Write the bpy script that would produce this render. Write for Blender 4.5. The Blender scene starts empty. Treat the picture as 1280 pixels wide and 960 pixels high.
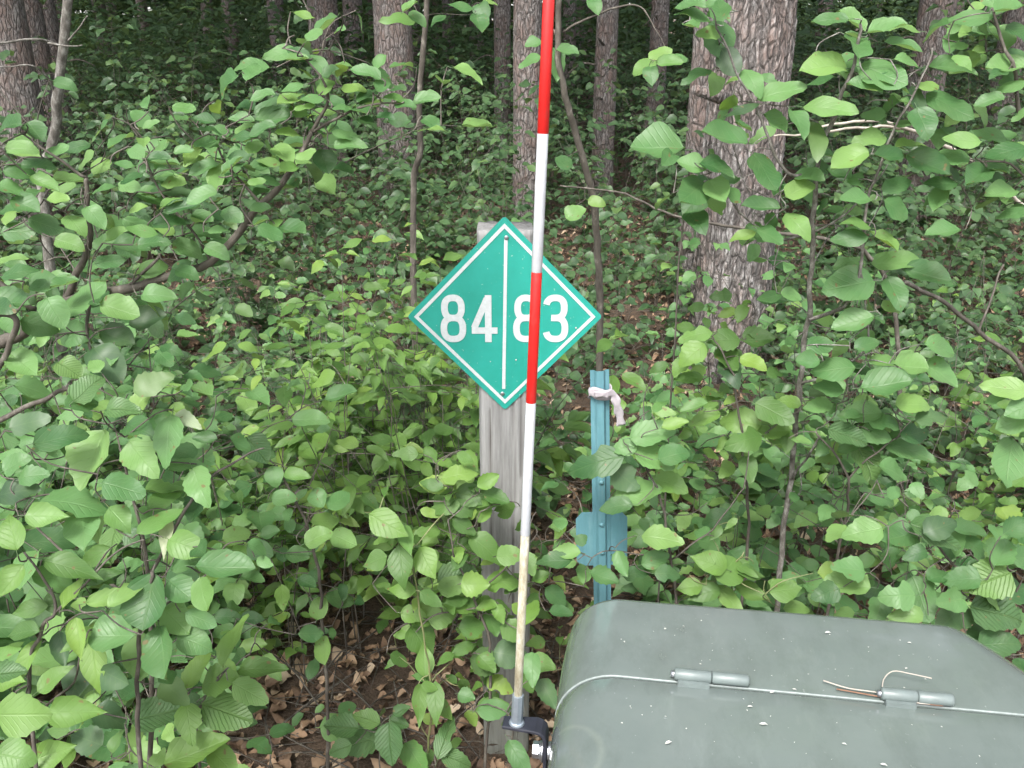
import bpy, math, random
import numpy as np
from mathutils import Vector, Matrix, noise
random.seed(7); np.random.seed(7)
R = math.radians
scene = bpy.context.scene
COL = scene.collection

# ------------------------------------------------------------------ camera, sky, sun, exposure
CAM_H, PITCH, FPX = 1.5, 20.0, 1100.0
cam_d = bpy.data.cameras.new('camera'); cam = bpy.data.objects.new('camera', cam_d); COL.objects.link(cam)
cam.location = (0, 0, CAM_H); cam.rotation_euler = (R(90 - PITCH), 0, 0)
cam_d.sensor_width = 36; cam_d.lens = 36 * FPX / 1280; cam_d.clip_start = .05; cam_d.clip_end = 600
scene.camera = cam
world = bpy.data.worlds.new('World'); scene.world = world; world.use_nodes = True
wn = world.node_tree; bg = wn.nodes['Background']
sky = wn.nodes.new('ShaderNodeTexSky'); sky.sky_type = 'NISHITA'; sky.sun_disc = False
SUN_EL, SUN_AZ = 52, 200           # high, a little behind the camera's left shoulder
sky.sun_elevation = R(SUN_EL); sky.sun_rotation = R(SUN_AZ); sky.dust_density = 3; sky.air_density = 1.2
hs = wn.nodes.new('ShaderNodeHueSaturation'); hs.inputs['Saturation'].default_value = .30
wn.links.new(sky.outputs[0], hs.inputs['Color']); wn.links.new(hs.outputs[0], bg.inputs['Color'])
bg.inputs['Strength'].default_value = .105
sun_d = bpy.data.lights.new('sun', 'SUN'); sun_d.energy = 1.5; sun_d.angle = R(16); sun_d.color = (1, .97, .92)
sun = bpy.data.objects.new('sun', sun_d); COL.objects.link(sun)
az = R(SUN_AZ); el = R(SUN_EL)
sdir = Vector((math.sin(az) * math.cos(el), math.cos(az) * math.cos(el), math.sin(el)))
sun.rotation_euler = sdir.to_track_quat('Z', 'Y').to_euler()
vs = scene.view_settings; vs.view_transform = 'Standard'; vs.look = 'None'; vs.gamma = 1; vs.use_curve_mapping = False
vs.exposure = 1.88
scene.cycles.max_bounces = 4; scene.cycles.diffuse_bounces = 3; scene.cycles.glossy_bounces = 2; scene.cycles.transmission_bounces = 3
scene.cycles.use_adaptive_sampling = True; scene.cycles.adaptive_threshold = .03; scene.cycles.transparent_max_bounces = 4
scene.cycles.use_denoising = True

# ------------------------------------------------------------------ helpers
FW = Vector((0, math.cos(R(PITCH)), -math.sin(R(PITCH)))); UPV = Vector((0, math.sin(R(PITCH)), math.cos(R(PITCH)))); RT = Vector((1, 0, 0))
CAM = Vector((0, 0, CAM_H))
def at(u, v, Y):                       # the point at depth Y (metres ahead) seen at photo pixel u, v
    d = FW + RT * ((u - 640) / FPX) + UPV * ((480 - v) / FPX)
    return CAM + d * (Y / d.y)
def proj(p):
    q = p - CAM; w = q.dot(FW)
    if w < .05: return (-9999, -9999, w)
    return (640 + FPX * q.dot(RT) / w, 480 - FPX * q.dot(UPV) / w, w)
def ground_z(x, y):
    s = max(0., y - 3.2)
    h = .05 * s * min(1, s / 3.) + .03 * noise.noise(Vector((x * .9, y * .9, 0))) + .10 * noise.noise(Vector((x * .22, y * .22, 5)))*min(1, max(0, y-1)/3)
    return h
def mesh_obj(name, verts, faces, mat, parent=None, smooth=True, uv=None, attr=None, loc=None):
    me = bpy.data.meshes.new(name)
    me.from_pydata([tuple(v) for v in verts], [], faces)
    if mat: me.materials.append(mat)
    if smooth: me.polygons.foreach_set('use_smooth', [True] * len(me.polygons))
    me.update()
    o = bpy.data.objects.new(name, me); COL.objects.link(o)
    if loc is not None: o.location = loc
    if parent: o.parent = parent
    return o
def tag(o, label=None, cat=None, group=None, kind=None):
    if label: o['label'] = label
    if cat: o['category'] = cat
    if group: o['group'] = group
    if kind: o['kind'] = kind
    return o
def empty(name, loc, label=None, cat=None, group=None):
    o = bpy.data.objects.new(name, None); COL.objects.link(o); o.location = loc; o.empty_display_size = .1
    return tag(o, label, cat, group)
def tube(V, F, pts, rad, sides=6, cap=True):
    pts = [Vector(p) for p in pts]; n = len(pts); b = len(V); ref = None
    for i, p in enumerate(pts):
        t = (pts[min(i + 1, n - 1)] - pts[max(i - 1, 0)])
        t = t.normalized() if t.length > 1e-9 else Vector((0, 0, 1))
        if ref is None: ref = t.orthogonal().normalized()
        ref = (ref - t * ref.dot(t)); ref = ref.normalized() if ref.length > 1e-6 else t.orthogonal().normalized()
        c = t.cross(ref); r = rad[i] if hasattr(rad, '__len__') else rad
        for k in range(sides):
            a = 2 * math.pi * k / sides
            V.append(p + ref * (r * math.cos(a)) + c * (r * math.sin(a)))
    for i in range(n - 1):
        for k in range(sides):
            k2 = (k + 1) % sides
            F.append((b + i * sides + k, b + i * sides + k2, b + (i + 1) * sides + k2, b + (i + 1) * sides + k))
    if cap:
        F.append(tuple(b + k for k in range(sides))[::-1]); F.append(tuple(b + (n - 1) * sides + k for k in range(sides)))
def smooth_path(pts, n=4):
    pts = [Vector(p) for p in pts]; out = []
    for i in range(len(pts) - 1):
        p0 = pts[max(i - 1, 0)]; p1 = pts[i]; p2 = pts[i + 1]; p3 = pts[min(i + 2, len(pts) - 1)]
        for k in range(n):
            t = k / n
            out.append(.5 * ((2 * p1) + (p2 - p0) * t + (2 * p0 - 5 * p1 + 4 * p2 - p3) * t * t + (3 * p1 - p0 - 3 * p2 + p3) * t ** 3))
    out.append(pts[-1]); return out
def box_vf(x0, x1, y0, y1, z0, z1):
    V = [Vector((x, y, z)) for x in (x0, x1) for y in (y0, y1) for z in (z0, z1)]
    F = [(0, 1, 3, 2), (4, 6, 7, 5), (0, 4, 5, 1), (2, 3, 7, 6), (0, 2, 6, 4), (1, 5, 7, 3)]
    return V, F
def rnd(a, b): return random.uniform(a, b)

def where(x, y, h, hs):
    u = proj(Vector((x, y, ground_z(x, y) + h * .6)))[0]
    zones = [(60, 'at the far left edge'), (120, 'below the pale leaning stem'), (200, 'right of the pale leaning stem'), (270, 'under the crooked left branch'), (400, 'left of the slender sapling top'), (500, 'below the thick pine trunk'), (580, 'just left of the post'), (690, 'behind the sign and pole'),
             (790, 'behind the teal stake'), (900, 'before the foot of the largest trunk'), (1010, 'right of the largest trunk foot'), (1070, 'behind the tall right sapling'), (1130, 'right of the tall sapling stem'), (1210, 'below the upper right pine'), (9999, 'at the far right edge')]
    z = next(t for lim, t in zones if u < lim)
    return (['short', 'mid-height', 'tall'][0 if h < hs[0] else 1 if h < hs[1] else 2], z)
# ------------------------------------------------------------------ materials
class NT:
    def __init__(s, name):
        s.m = bpy.data.materials.new(name); s.m.use_nodes = True; s.t = s.m.node_tree
        s.b = s.t.nodes['Principled BSDF']; s.out = s.t.nodes['Material Output']
    def n(s, ty, **kw):
        q = s.t.nodes.new(ty)
        for k, v in kw.items(): setattr(q, k, v)
        return q
    def l(s, a, b): s.t.links.new(a, b)
    def setin(s, node, **kw):
        for k, v in kw.items(): node.inputs[k.replace('_', ' ')].default_value = v
    def math(s, op, a, b=None, c=None):
        q = s.n('ShaderNodeMath', operation=op)
        for i, x in enumerate((a, b, c)):
            if x is None: continue
            if isinstance(x, (int, float)): q.inputs[i].default_value = x
            else: s.l(x, q.inputs[i])
        return q.outputs[0]
    def ramp(s, fac, stops, interp='LINEAR'):
        q = s.n('ShaderNodeValToRGB'); r = q.color_ramp; r.interpolation = interp
        while len(r.elements) < len(stops): r.elements.new(.5)
        for e, (p, c) in zip(r.elements, stops):
            e.position = p; e.color = (*c, 1) if len(c) == 3 else c
        s.l(fac, q.inputs[0]); return q.outputs[0]
    def mix(s, fac, a, b, mode='MIX'):
        q = s.n('ShaderNodeMix', data_type='RGBA', blend_type=mode)
        for i, x in ((0, fac), (6, a), (7, b)):
            if isinstance(x, (int, float)): q.inputs[i].default_value = x
            elif isinstance(x, tuple): q.inputs[i].default_value = (*x, 1)
            else: s.l(x, q.inputs[i])
        return q.outputs[2]
    def noise(s, scale, detail=4, rough=.6, vec=None, stretch=None):
        q = s.n('ShaderNodeTexNoise'); s.setin(q, Scale=scale, Detail=detail, Roughness=rough)
        v = vec
        if v is None:
            tc = s.n('ShaderNodeTexCoord'); v = tc.outputs['Object']
        if stretch:
            mp = s.n('ShaderNodeMapping'); mp.inputs['Scale'].default_value = stretch; s.l(v, mp.inputs[0]); v = mp.outputs[0]
        s.l(v, q.inputs['Vector']); return q.outputs['Fac']
    def bump(s, h, strength=.3, dist=.01):
        q = s.n('ShaderNodeBump'); q.inputs['Strength'].default_value = strength; q.inputs['Distance'].default_value = dist
        s.l(h, q.inputs['Height']); s.l(q.outputs[0], s.b.inputs['Normal']); return q.outputs[0]

def leaf_material(name, stops, back, rough=.45, ribs=7, ribstr=.24, trans=.34, ribcol=.11):
    q = NT(name)
    oi = q.n('ShaderNodeObjectInfo'); at_ = q.n('ShaderNodeAttribute', attribute_name='lr')
    r = q.math('FRACT', q.math('ADD', oi.outputs['Random'], at_.outputs['Fac']))
    col = q.ramp(r, stops)
    uv = q.n('ShaderNodeUVMap'); sep = q.n('ShaderNodeSeparateXYZ'); q.l(uv.outputs[0], sep.inputs[0])
    ax = q.math('ABSOLUTE', q.math('SUBTRACT', sep.outputs[0], .5))
    lat = q.math('FRACT', q.math('MULTIPLY', q.math('SUBTRACT', sep.outputs[1], q.math('MULTIPLY', ax, .75)), float(ribs)))
    lv = q.math('ABSOLUTE', q.math('SUBTRACT', lat, .5))           # 0.5 at a rib
    latv = q.ramp(lv, [(.36, (0, 0, 0)), (.5, (1, 1, 1))])
    mid = q.ramp(ax, [(.0, (1, 1, 1)), (.03, (0, 0, 0))])
    vein = q.math('MAXIMUM', q.math('MULTIPLY', latv, .55), mid)
    gp = q.n('ShaderNodeNewGeometry')
    n1 = q.noise(22, 2, .6, vec=gp.outputs['Position'])
    col = q.mix(q.math('MULTIPLY', q.ramp(n1, [(.35, (0, 0, 0)), (.75, (1, 1, 1))]), .35), col, (.13, .20, .085))
    col = q.mix(q.math('MULTIPLY', vein, ribcol), col, (.20, .30, .12))
    n2 = q.noise(75, 1, .5, vec=gp.outputs['Position'])
    col = q.mix(q.ramp(n2, [(.735, (0, 0, 0)), (.76, (.8, .8, .8))]), col, (.16, .115, .05))
    col = q.mix(gp.outputs['Backfacing'], col, back)
    q.l(col, q.b.inputs['Base Color']); q.b.inputs['Roughness'].default_value = rough
    q.b.inputs['Specular IOR Level'].default_value = .4
    h = q.math('SUBTRACT', 1., vein)
    if ribstr: q.bump(h, ribstr, .003)
    tr = q.n('ShaderNodeBsdfTranslucent'); q.l(q.mix(1., col, (1.5, 1.5, .7), 'MULTIPLY'), tr.inputs['Color'])
    ms = q.n('ShaderNodeMixShader'); ms.inputs[0].default_value = trans
    q.l(q.b.outputs[0], ms.inputs[1]); q.l(tr.outputs[0], ms.inputs[2]); q.l(ms.outputs[0], q.out.inputs['Surface'])
    return q.m
M = {}
M['leaf'] = leaf_material('leaf_green', [(0, (.034, .098, .031)), (.35, (.070, .168, .055)), (.75, (.120, .245, .086)), (.96, (.18, .305, .085))], (.14, .23, .12))
M['leaf_point'] = leaf_material('leaf_fresh_green', [(0, (.054, .125, .028)), (.45, (.098, .195, .042)), (.85, (.14, .255, .05)), (1., (.2, .30, .06))], (.13, .21, .09), rough=.48, ribs=6)
M['leaf_far'] = leaf_material('leaf_shaded_green', [(0, (0.0256, 0.0624, 0.0264)), (.4, (0.0448, 0.0976, 0.0416)), (.85, (0.0736, 0.1424, 0.06)), (1., (0.104, 0.176, 0.056))], (0.088, 0.14, 0.08), ribs=6, ribstr=0)  # darker copy of the leaf green, with the wood's shade put into the colour
M['leaf_young'] = leaf_material('leaf_yellow_green', [(0, (.09, .20, .055)), (.5, (.12, .235, .06)), (1., (.17, .28, .065))], (.17, .26, .09), ribs=8)
M['leaf_rib'] = leaf_material('leaf_ribbed', [(0, (.055, .125, .045)), (.5, (.085, .175, .055)), (1., (.13, .235, .065))], (.13, .2, .1), ribs=10, ribstr=.7, ribcol=.22)
M['leaf_dead'] = leaf_material('leaf_pale_dry', [(0, (.3, .36, .24)), (1., (.42, .44, .3))], (.4, .44, .33))

q = NT('twig_bark'); n = q.noise(40, 5, .7, stretch=(1, 1, .4))
q.l(q.ramp(n, [(.3, (.036, .030, .024)), (.55, (.09, .078, .064)), (.75, (.24, .22, .19))]), q.b.inputs['Base Color']); q.b.inputs['Roughness'].default_value = .8; q.bump(n, .6, .003); M['twig'] = q.m
q = NT('green_stem'); n = q.noise(30, 3)
q.l(q.ramp(n, [(.3, (.12, .15, .06)), (.7, (.22, .22, .10))]), q.b.inputs['Base Color']); q.b.inputs['Roughness'].default_value = .6; M['gstem'] = q.m
q = NT('dry_twig'); n = q.noise(50, 4)
q.l(q.ramp(n, [(.3, (.28, .24, .2)), (.7, (.5, .46, .4))]), q.b.inputs['Base Color']); q.b.inputs['Roughness'].default_value = .8; M['dry'] = q.m
q = NT('smooth_grey_bark'); n = q.noise(75, 6, .75, stretch=(1, 1, .45))
q.l(q.ramp(n, [(.34, (.055, .05, .042)), (.5, (.13, .12, .105)), (.64, (.28, .27, .25))]), q.b.inputs['Base Color']); q.b.inputs['Roughness'].default_value = .85; q.bump(n, .5, .004); M['sapling'] = q.m

def bark(name, dark, mid, light):
    q = NT(name); tc = q.n('ShaderNodeTexCoord')
    at_ = q.n('ShaderNodeAttribute', attribute_name='hgt')
    v = q.n('ShaderNodeTexVoronoi', feature='DISTANCE_TO_EDGE'); q.setin(v, Scale=24.); 
    mp = q.n('ShaderNodeMapping'); mp.inputs['Scale'].default_value = (1.5, 1.5, .45)
    nn = q.n('ShaderNodeTexNoise'); q.setin(nn, Scale=7., Detail=5.); q.l(tc.outputs['Object'], nn.inputs['Vector'])
    va = q.n('ShaderNodeVectorMath', operation='MULTIPLY_ADD'); va.inputs[1].default_value = (.05,) * 3
    q.l(nn.outputs['Color'], va.inputs[0]); q.l(tc.outputs['Object'], va.inputs[2]); q.l(va.outputs[0], mp.inputs[0]); q.l(mp.outputs[0], v.inputs['Vector'])
    n1 = q.noise(70, 7, .8, stretch=(1, 1, .38)); n2 = q.noise(9, 5, .7, stretch=(1, 1, .5))
    e = q.ramp(v.outputs['Distance'], [(.0, (0, 0, 0)), (.16, (1, 1, 1))])
    h = q.math('ADD', q.math('MULTIPLY', e, .6), q.math('MULTIPLY', n1, .8))
    c = q.ramp(n1, [(.33, dark), (.46, mid), (.60, light)])
    c = q.mix(q.ramp(n2, [(.42, (0, 0, 0)), (.62, (.75, .75, .75))]), c, tuple(x * y for x, y in zip(mid, (1.15, .86, .76))))
    c = q.mix(q.math('MULTIPLY', q.math('SUBTRACT', 1., e), .65), c, dark)
    c = q.mix(q.ramp(at_.outputs['Fac'], [(.0, (0, 0, 0)), (.001, (0, 0, 0)), (.15, (.85, .85, .85)), (.45, (0, 0, 0))]), c, dark)
    q.l(c, q.b.inputs['Base Color']); q.b.inputs['Roughness'].default_value = .9
    q.bump(h, .9, .02); return q.m
M['bark'] = bark('pine_bark', (.062, .054, .05), (.225, .207, .198), (.47, .455, .445))
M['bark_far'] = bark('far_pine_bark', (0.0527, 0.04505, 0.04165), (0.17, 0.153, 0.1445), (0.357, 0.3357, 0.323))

q = NT('needle_foliage'); n = q.noise(3, 3)
q.l(q.ramp(n, [(.3, (.025, .055, .022)), (.7, (.06, .105, .04))]), q.b.inputs['Base Color']); q.b.inputs['Roughness'].default_value = .7; M['needle'] = q.m

q = NT('forest_floor'); n = q.noise(28, 8, .75); n2 = q.noise(5, 5, .6); n3 = q.noise(140, 3, .7)
c = q.ramp(n, [(.3, (.03, .02, .014)), (.5, (.085, .055, .036)), (.65, (.17, .115, .075)), (.8, (.27, .2, .14))])
c = q.mix(q.ramp(n2, [(.4, (0, 0, 0)), (.7, (.6, .6, .6))]), c, (.06, .038, .024))
c = q.mix(.4, c, q.ramp(n3, [(.3, (.04, .026, .018)), (.7, (.24, .17, .12))]))
q.l(c, q.b.inputs['Base Color']); q.b.inputs['Roughness'].default_value = .95; q.bump(q.math('ADD', n, q.math('MULTIPLY', n3, .5)), .8, .03); M['floor'] = q.m

q = NT('dead_leaf'); at_ = q.n('ShaderNodeAttribute', attribute_name='lr'); n = q.noise(60, 4)
c = q.ramp(at_.outputs['Fac'], [(0, (.07, .038, .024)), (.3, (.16, .09, .052)), (.6, (.28, .17, .10)), (.85, (.42, .29, .185)), (1, (.54, .43, .31))])
c = q.mix(.28, c, q.ramp(n, [(.3, (.05, .034, .024)), (.7, (.34, .25, .17))]))
q.l(c, q.b.inputs['Base Color']); q.b.inputs['Roughness'].default_value = .75; q.bump(n, .4, .003); M['dead'] = q.m

def plain(name, col, rough=.5, metal=0., spec=.5, nscale=None, var=.12, bump=0., stretch=None):
    q = NT(name); q.b.inputs['Roughness'].default_value = rough; q.b.inputs['Metallic'].default_value = metal; q.b.inputs['Specular IOR Level'].default_value = spec
    n = q.noise(nscale or 30, 5, .65, stretch=stretch)
    q.l(q.ramp(n, [(.3, tuple(max(0, x * (1 - var)) for x in col)), (.7, tuple(min(1, x * (1 + var)) for x in col))]), q.b.inputs['Base Color'])
    if bump: q.bump(n, bump, .002)
    return q.m
M['sign_green'] = None
q = NT('sign_green'); n = q.noise(9, 5, .65); n2 = q.noise(160, 2, .6)
c = q.ramp(n, [(.3, (0.01008, 0.2226, 0.1722)), (.7, (0.0168, 0.2772, 0.2268))])
c = q.mix(q.ramp(n2, [(.7, (0, 0, 0)), (.74, (.6, .6, .6))]), c, (.3, .42, .36))
q.l(c, q.b.inputs['Base Color']); q.b.inputs['Roughness'].default_value = .42; M['sign_green'] = q.m
M['sign_white'] = plain('sign_white', (0.448, 0.48, 0.488), .45, nscale=180, var=.1)
M['alu'] = plain('raw_aluminium', (.5, .52, .53), .4, .8)
M['zinc'] = plain('zinc_plated_steel', (.36, .375, .40), .3, .85, nscale=90)
M['sleeve'] = plain('grey_steel_sleeve', (0.288, 0.336, 0.384), .35, .55, nscale=90)
M['black_steel'] = plain('black_painted_steel', (.022, .024, .034), .45, nscale=60, var=.3, bump=.1)
M['pole_red'] = plain('red_film', (0.496, 0.0112, 0.0096), .4, nscale=45, var=.14)
M['pole_white'] = plain('white_film', (0.44, 0.456, 0.48), .38, nscale=60, var=.14)
def scuff(key, col):
    m = M[key]; t = m.node_tree; b = t.nodes['Principled BSDF']; src = b.inputs['Base Color'].links[0].from_socket
    tc = t.nodes.new('ShaderNodeTexCoord'); mp = t.nodes.new('ShaderNodeMapping'); mp.inputs['Scale'].default_value = (1, 1, .3); t.links.new(tc.outputs['Object'], mp.inputs[0])
    nz = t.nodes.new('ShaderNodeTexNoise'); nz.inputs['Scale'].default_value = 170; nz.inputs['Detail'].default_value = 4; t.links.new(mp.outputs[0], nz.inputs['Vector'])
    rp = t.nodes.new('ShaderNodeValToRGB'); rp.color_ramp.elements[0].position = .60; rp.color_ramp.elements[1].position = .70; rp.color_ramp.elements[1].color = (.55, .55, .55, 1); t.links.new(nz.outputs['Fac'], rp.inputs[0])
    mx = t.nodes.new('ShaderNodeMix'); mx.data_type = 'RGBA'; t.links.new(rp.outputs[0], mx.inputs[0]); t.links.new(src, mx.inputs[6]); mx.inputs[7].default_value = (*col, 1); t.links.new(mx.outputs[2], b.inputs['Base Color'])
scuff('pole_red', (.36, .03, .025)); scuff('pole_white', (.38, .38, .36)); scuff('sign_white', (.42, .48, .46))
q = NT('weathered_fibreglass'); n = q.noise(70, 6, .8, stretch=(1, 1, .3)); n2 = q.noise(26, 4)
c = q.ramp(n, [(.36, (.20, .175, .115)), (.5, (.36, .335, .25)), (.62, (.52, .51, .45))])
c = q.mix(q.ramp(n2, [(.45, (0, 0, 0)), (.7, (0.32, 0.32, 0.32))]), c, (0.336, 0.288, 0.144))
q.l(c, q.b.inputs['Base Color']); q.b.inputs['Roughness'].default_value = .75; q.bump(n, .4, .001); M['pole_raw'] = q.m
q = NT('teal_post_paint'); n = q.noise(60, 5, .7, stretch=(1, 1, .12)); n2 = q.noise(14, 4)
c = q.ramp(n, [(.3, (0.042, 0.1386, 0.1722)), (.55, (0.0714, 0.2016, 0.2436)), (.8, (0.168, 0.3108, 0.3444))])
c = q.mix(.18, c, (.22, .34, .37))
c = q.mix(q.ramp(n2, [(.5, (0, 0, 0)), (.75, (.5, .5, .5))]), c, (.06, .17, .19))
q.l(c, q.b.inputs['Base Color']); q.b.inputs['Roughness'].default_value = .5; q.bump(n, .15, .001); M['teal'] = q.m
M['cloth'] = plain('faded_lilac_cloth', (0.352, 0.32, 0.344), .9, nscale=120, var=.15, bump=.5)

q = NT('box_paint'); tc = q.n('ShaderNodeTexCoord')
n = q.noise(7, 6, .65); n2 = q.noise(160, 3, .6); n3 = q.noise(38, 5, .7, stretch=(1, .25, 1)); n4 = q.noise(3.2, 3, .5)
c = q.ramp(n, [(.3, (0.1155, 0.14, 0.133)), (.7, (0.14, 0.1666, 0.1596))])
n5 = q.noise(13, 8, .72, stretch=(1, .5, 1))
c = q.mix(q.ramp(n5, [(.50, (0, 0, 0)), (.66, (.5, .5, .5))]), c, (.085, .103, .092))
c = q.mix(q.ramp(n3, [(.58, (0, 0, 0)), (.8, (.35, .35, .35))]), c, (.19, .22, .21))
c = q.mix(q.ramp(n4, [(.5, (0, 0, 0)), (.75, (.35, .35, .35))]), c, (.11, .14, .115))
c = q.mix(q.ramp(n2, [(.70, (0, 0, 0)), (.74, (.5, .5, .5))]), c, (.28, .31, .30))
# ring-shaped scuff and streaked scratch on the left shoulder
def ring(cx, cy, cz, rad, wd):
    d = q.n('ShaderNodeVectorMath', operation='DISTANCE'); q.l(tc.outputs['Object'], d.inputs[0]); d.inputs[1].default_value = (cx, cy, cz)
    dd = q.math('ABSOLUTE', q.math('SUBTRACT', d.outputs['Value'], rad))
    return q.ramp(q.math('ADD', dd, q.math('MULTIPLY', q.math('SUBTRACT', n3, .5), .008)), [(0, (1, 1, 1)), (wd, (0, 0, 0))])
c = q.mix(q.math('MULTIPLY', ring(-.05, -.12, .80,     .062, .004), .08), c, (.42, .46, .36))
q.l(c, q.b.inputs['Base Color']); q.b.inputs['Specular IOR Level'].default_value = .6; q.b.inputs['Coat Weight'].default_value = .6; q.b.inputs['Coat Roughness'].default_value = .07
q.l(q.math('MULTIPLY_ADD', n5, .35, .05), q.b.inputs['Roughness']); q.bump(q.math('ADD', q.math('MULTIPLY', n4, 3.), q.math('MULTIPLY', n2, .12)), .12, .004); M['box'] = q.m
M['hinge'] = plain('hinge_paint', (0.132, 0.16, 0.156), .4, .0, .5, nscale=70)
M['edge'] = plain('edge_glint_paint', (0.216, 0.248, 0.24), .4, .0, nscale=120, var=.25)  # lighter colour for the seam bevel, painting in the light it catches
M['pine_needle'] = plain('dry_pine_needle', (.17, .085, .05), .6)
M['pale_needle'] = plain('pale_dry_stalk', (0.336, 0.304, 0.264), .6)
M['petal'] = plain('pale_bud_scale', (0.4, 0.408, 0.376), .7)

q = NT('weathered_wood'); n = q.noise(36, 7, .7, stretch=(1, 1, .035)); n2 = q.noise(170, 4, .7, stretch=(1, 1, .06)); n3 = q.noise(6, 4)
tc = q.n('ShaderNodeTexCoord'); sp = q.n('ShaderNodeSeparateXYZ'); q.l(tc.outputs['Object'], sp.inputs[0])
at_ = q.n('ShaderNodeAttribute', attribute_name='crack')
c = q.ramp(n, [(.28, (.095, .094, .091)), (.5, (.20, .199, .197)), (.72, (.335, .335, .335))])
c = q.mix(.35, c, q.ramp(n2, [(.3, (.09, .085, .08)), (.7, (.36, .355, .35))]))
low = q.ramp(sp.outputs[2], [(.15, (.55, .55, .55)), (.5, (0, 0, 0))])
c = q.mix(q.math('MULTIPLY', low, n3), c, (.12, .14, .07))
c = q.mix(at_.outputs['Fac'], c, (.035, .026, .02))
q.l(c, q.b.inputs['Base Color']); q.b.inputs['Roughness'].default_value = .9; q.bump(q.math('ADD', n, q.math('MULTIPLY', n2, .5)), .5, .004); M['wood'] = q.m

# ------------------------------------------------------------------ ground
def axis(a, b, fine0, fine1, fs, cs):
    v = list(np.arange(a, fine0, cs)) + list(np.arange(fine0, fine1, fs)) + list(np.arange(fine1, b + cs, cs)); return v
xs = axis(-200, 200, -6, 6, .12, 4.); ys = axis(-200, 240, -1, 10, .12, 4.)
V = [(x, y, ground_z(x, y)) for y in ys for x in xs]; nx = len(xs)
F = [(j * nx + i, j * nx + i + 1, (j + 1) * nx + i + 1, (j + 1) * nx + i) for j in range(len(ys) - 1) for i in range(nx - 1)]
tag(mesh_obj('ground', V, F, M['floor']), kind='structure')

# ------------------------------------------------------------------ leaf templates
def leaf_template(kind, st=10, fold=.12, curl=.12, serr=0., twist=0., petiole=True, seed=0, wob=.03, bite=False):
    rg = random.Random(seed * 13 + len(kind)); V = []; UV = []; F = []
    for i in range(st + 1):
        t = i / st
        if kind == 'round': w = max(0., math.sin(math.pi * t ** (.80 + .05 * (seed % 4)))) ** (.58 + .05 * (seed % 3)) * (1 - .06 * (seed % 3) * t)
        elif kind == 'lobed': w = float(np.interp(t, [0, .05, .14, .22, .30, .36, .46, .54, .62, .70, .8, .92, 1], [0, .62, .95, .74, .52, .86, 1.0, .74, .42, .54, .4, .18, 0]))
        elif kind == 'ovate': w = (max(0., math.sin(math.pi * t ** .80)) ** .72) * (1 - .18 * t)* 1.06
        elif kind == 'broad': w = (max(0., math.sin(math.pi * t ** .72)) ** .62) * (1 - .22 * t) * 1.08
        else: w = (max(0., math.sin(math.pi * t ** .72)) ** 1.12)
        w *= .5
        zc = -curl * (t * t) + .04 * math.sin(t * 5 + seed)
        for s in (-1, 0, 1):
            ww = w * (1 + (serr * (1 if i % 2 else -1) if 0 < i < st else 0)) * (1 + rg.uniform(-wob, wob))
            if bite and (seed * 3 + 2) % st <= i <= (seed * 3 + 3) % st + 1 and s == (1 if seed % 2 else -1) and 1 < i < st - 1: ww *= .58
            x = s * ww; tw = twist * t
            z = zc + abs(x) * fold * 2 + x * tw + (rg.uniform(-1, 1) * .018 + .05 * math.sin(t * 9 + seed * 2.1 + s) if s else 0)
            y = t + (serr * .35 * (1 if i % 2 else 0) / 1.0 * abs(s))
            V.append((x, y, z)); UV.append((x + .5, t))
    for i in range(st):
        for k in (0, 1):
            a = i * 3 + k; F.append((a, a + 1, a + 4, a + 3))
    if petiole:
        b = len(V)
        for y, z, r in ((-.16, .02, .011), (.02, .0, .013)):
            for k in range(3):
                a = k * 2.094; V.append((r * math.cos(a), y, z + r * math.sin(a))); UV.append((.5, .0))
        for k in range(3): F.append((b + k, b + (k + 1) % 3, b + 3 + (k + 1) % 3, b + 3 + k))
    return V, F, UV
def template_mesh(kind, mat, **kw):
    V, F, UV = leaf_template(kind, **kw)
    me = bpy.data.meshes.new('leaf'); me.from_pydata(V, [], F); me.materials.append(mat)
    me.polygons.foreach_set('use_smooth', [True] * len(F))
    ul = me.uv_layers.new(name='UVMap'); vi = np.empty(len(me.loops), int); me.loops.foreach_get('vertex_index', vi)
    ul.data.foreach_set('uv', np.array(UV)[vi].astype(np.float32).ravel()); me.update()
    return me
LM = {}
def leaf_mesh(kind, matk, var):
    k = (kind, matk, var)
    if k not in LM:
        rg = random.Random(hash((kind, var)) % 1000 if False else (len(kind) * 7 + var * 31))
        LM[k] = template_mesh(kind, M[matk], st=12 if kind in ('ovate', 'broad', 'lobed') else 10, bite=var in (2, 5), fold=rg.uniform(.0, .28), curl=rg.uniform(-.05, .35),
                              serr=.045 if kind in ('ovate', 'broad') else .02 if kind == 'lobed' else 0., twist=rg.uniform(-.25, .25), seed=var, wob=.05)
    return LM[k]
def leaf_matrix(pos, d, nrm, L, W):
    d = d.normalized(); z = (nrm - d * nrm.dot(d))
    z = z.normalized() if z.length > 1e-4 else d.orthogonal().normalized()
    x = d.cross(z)
    m = Matrix((x, d, z)).transposed().to_4x4()
    m = m @ Matrix.Diagonal((W, L, (L + W) * .5, 1)); m.translation = pos
    return m
NLEAF = [0]
def put_leaf(root, pos, d, nrm, L, W, kind, matk, var=None):
    me = leaf_mesh(kind, matk, random.choice((0, 0, 1, 1, 2, 3, 3, 4, 4, 5, 6, 7)) if var is None else var)
    o = bpy.data.objects.new('leaf', me); COL.objects.link(o); o.parent = root
    o.matrix_basis = Matrix.Translation(-root.location) @ leaf_matrix(pos, d, nrm, L, W); NLEAF[0] += 1
    return o
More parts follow.
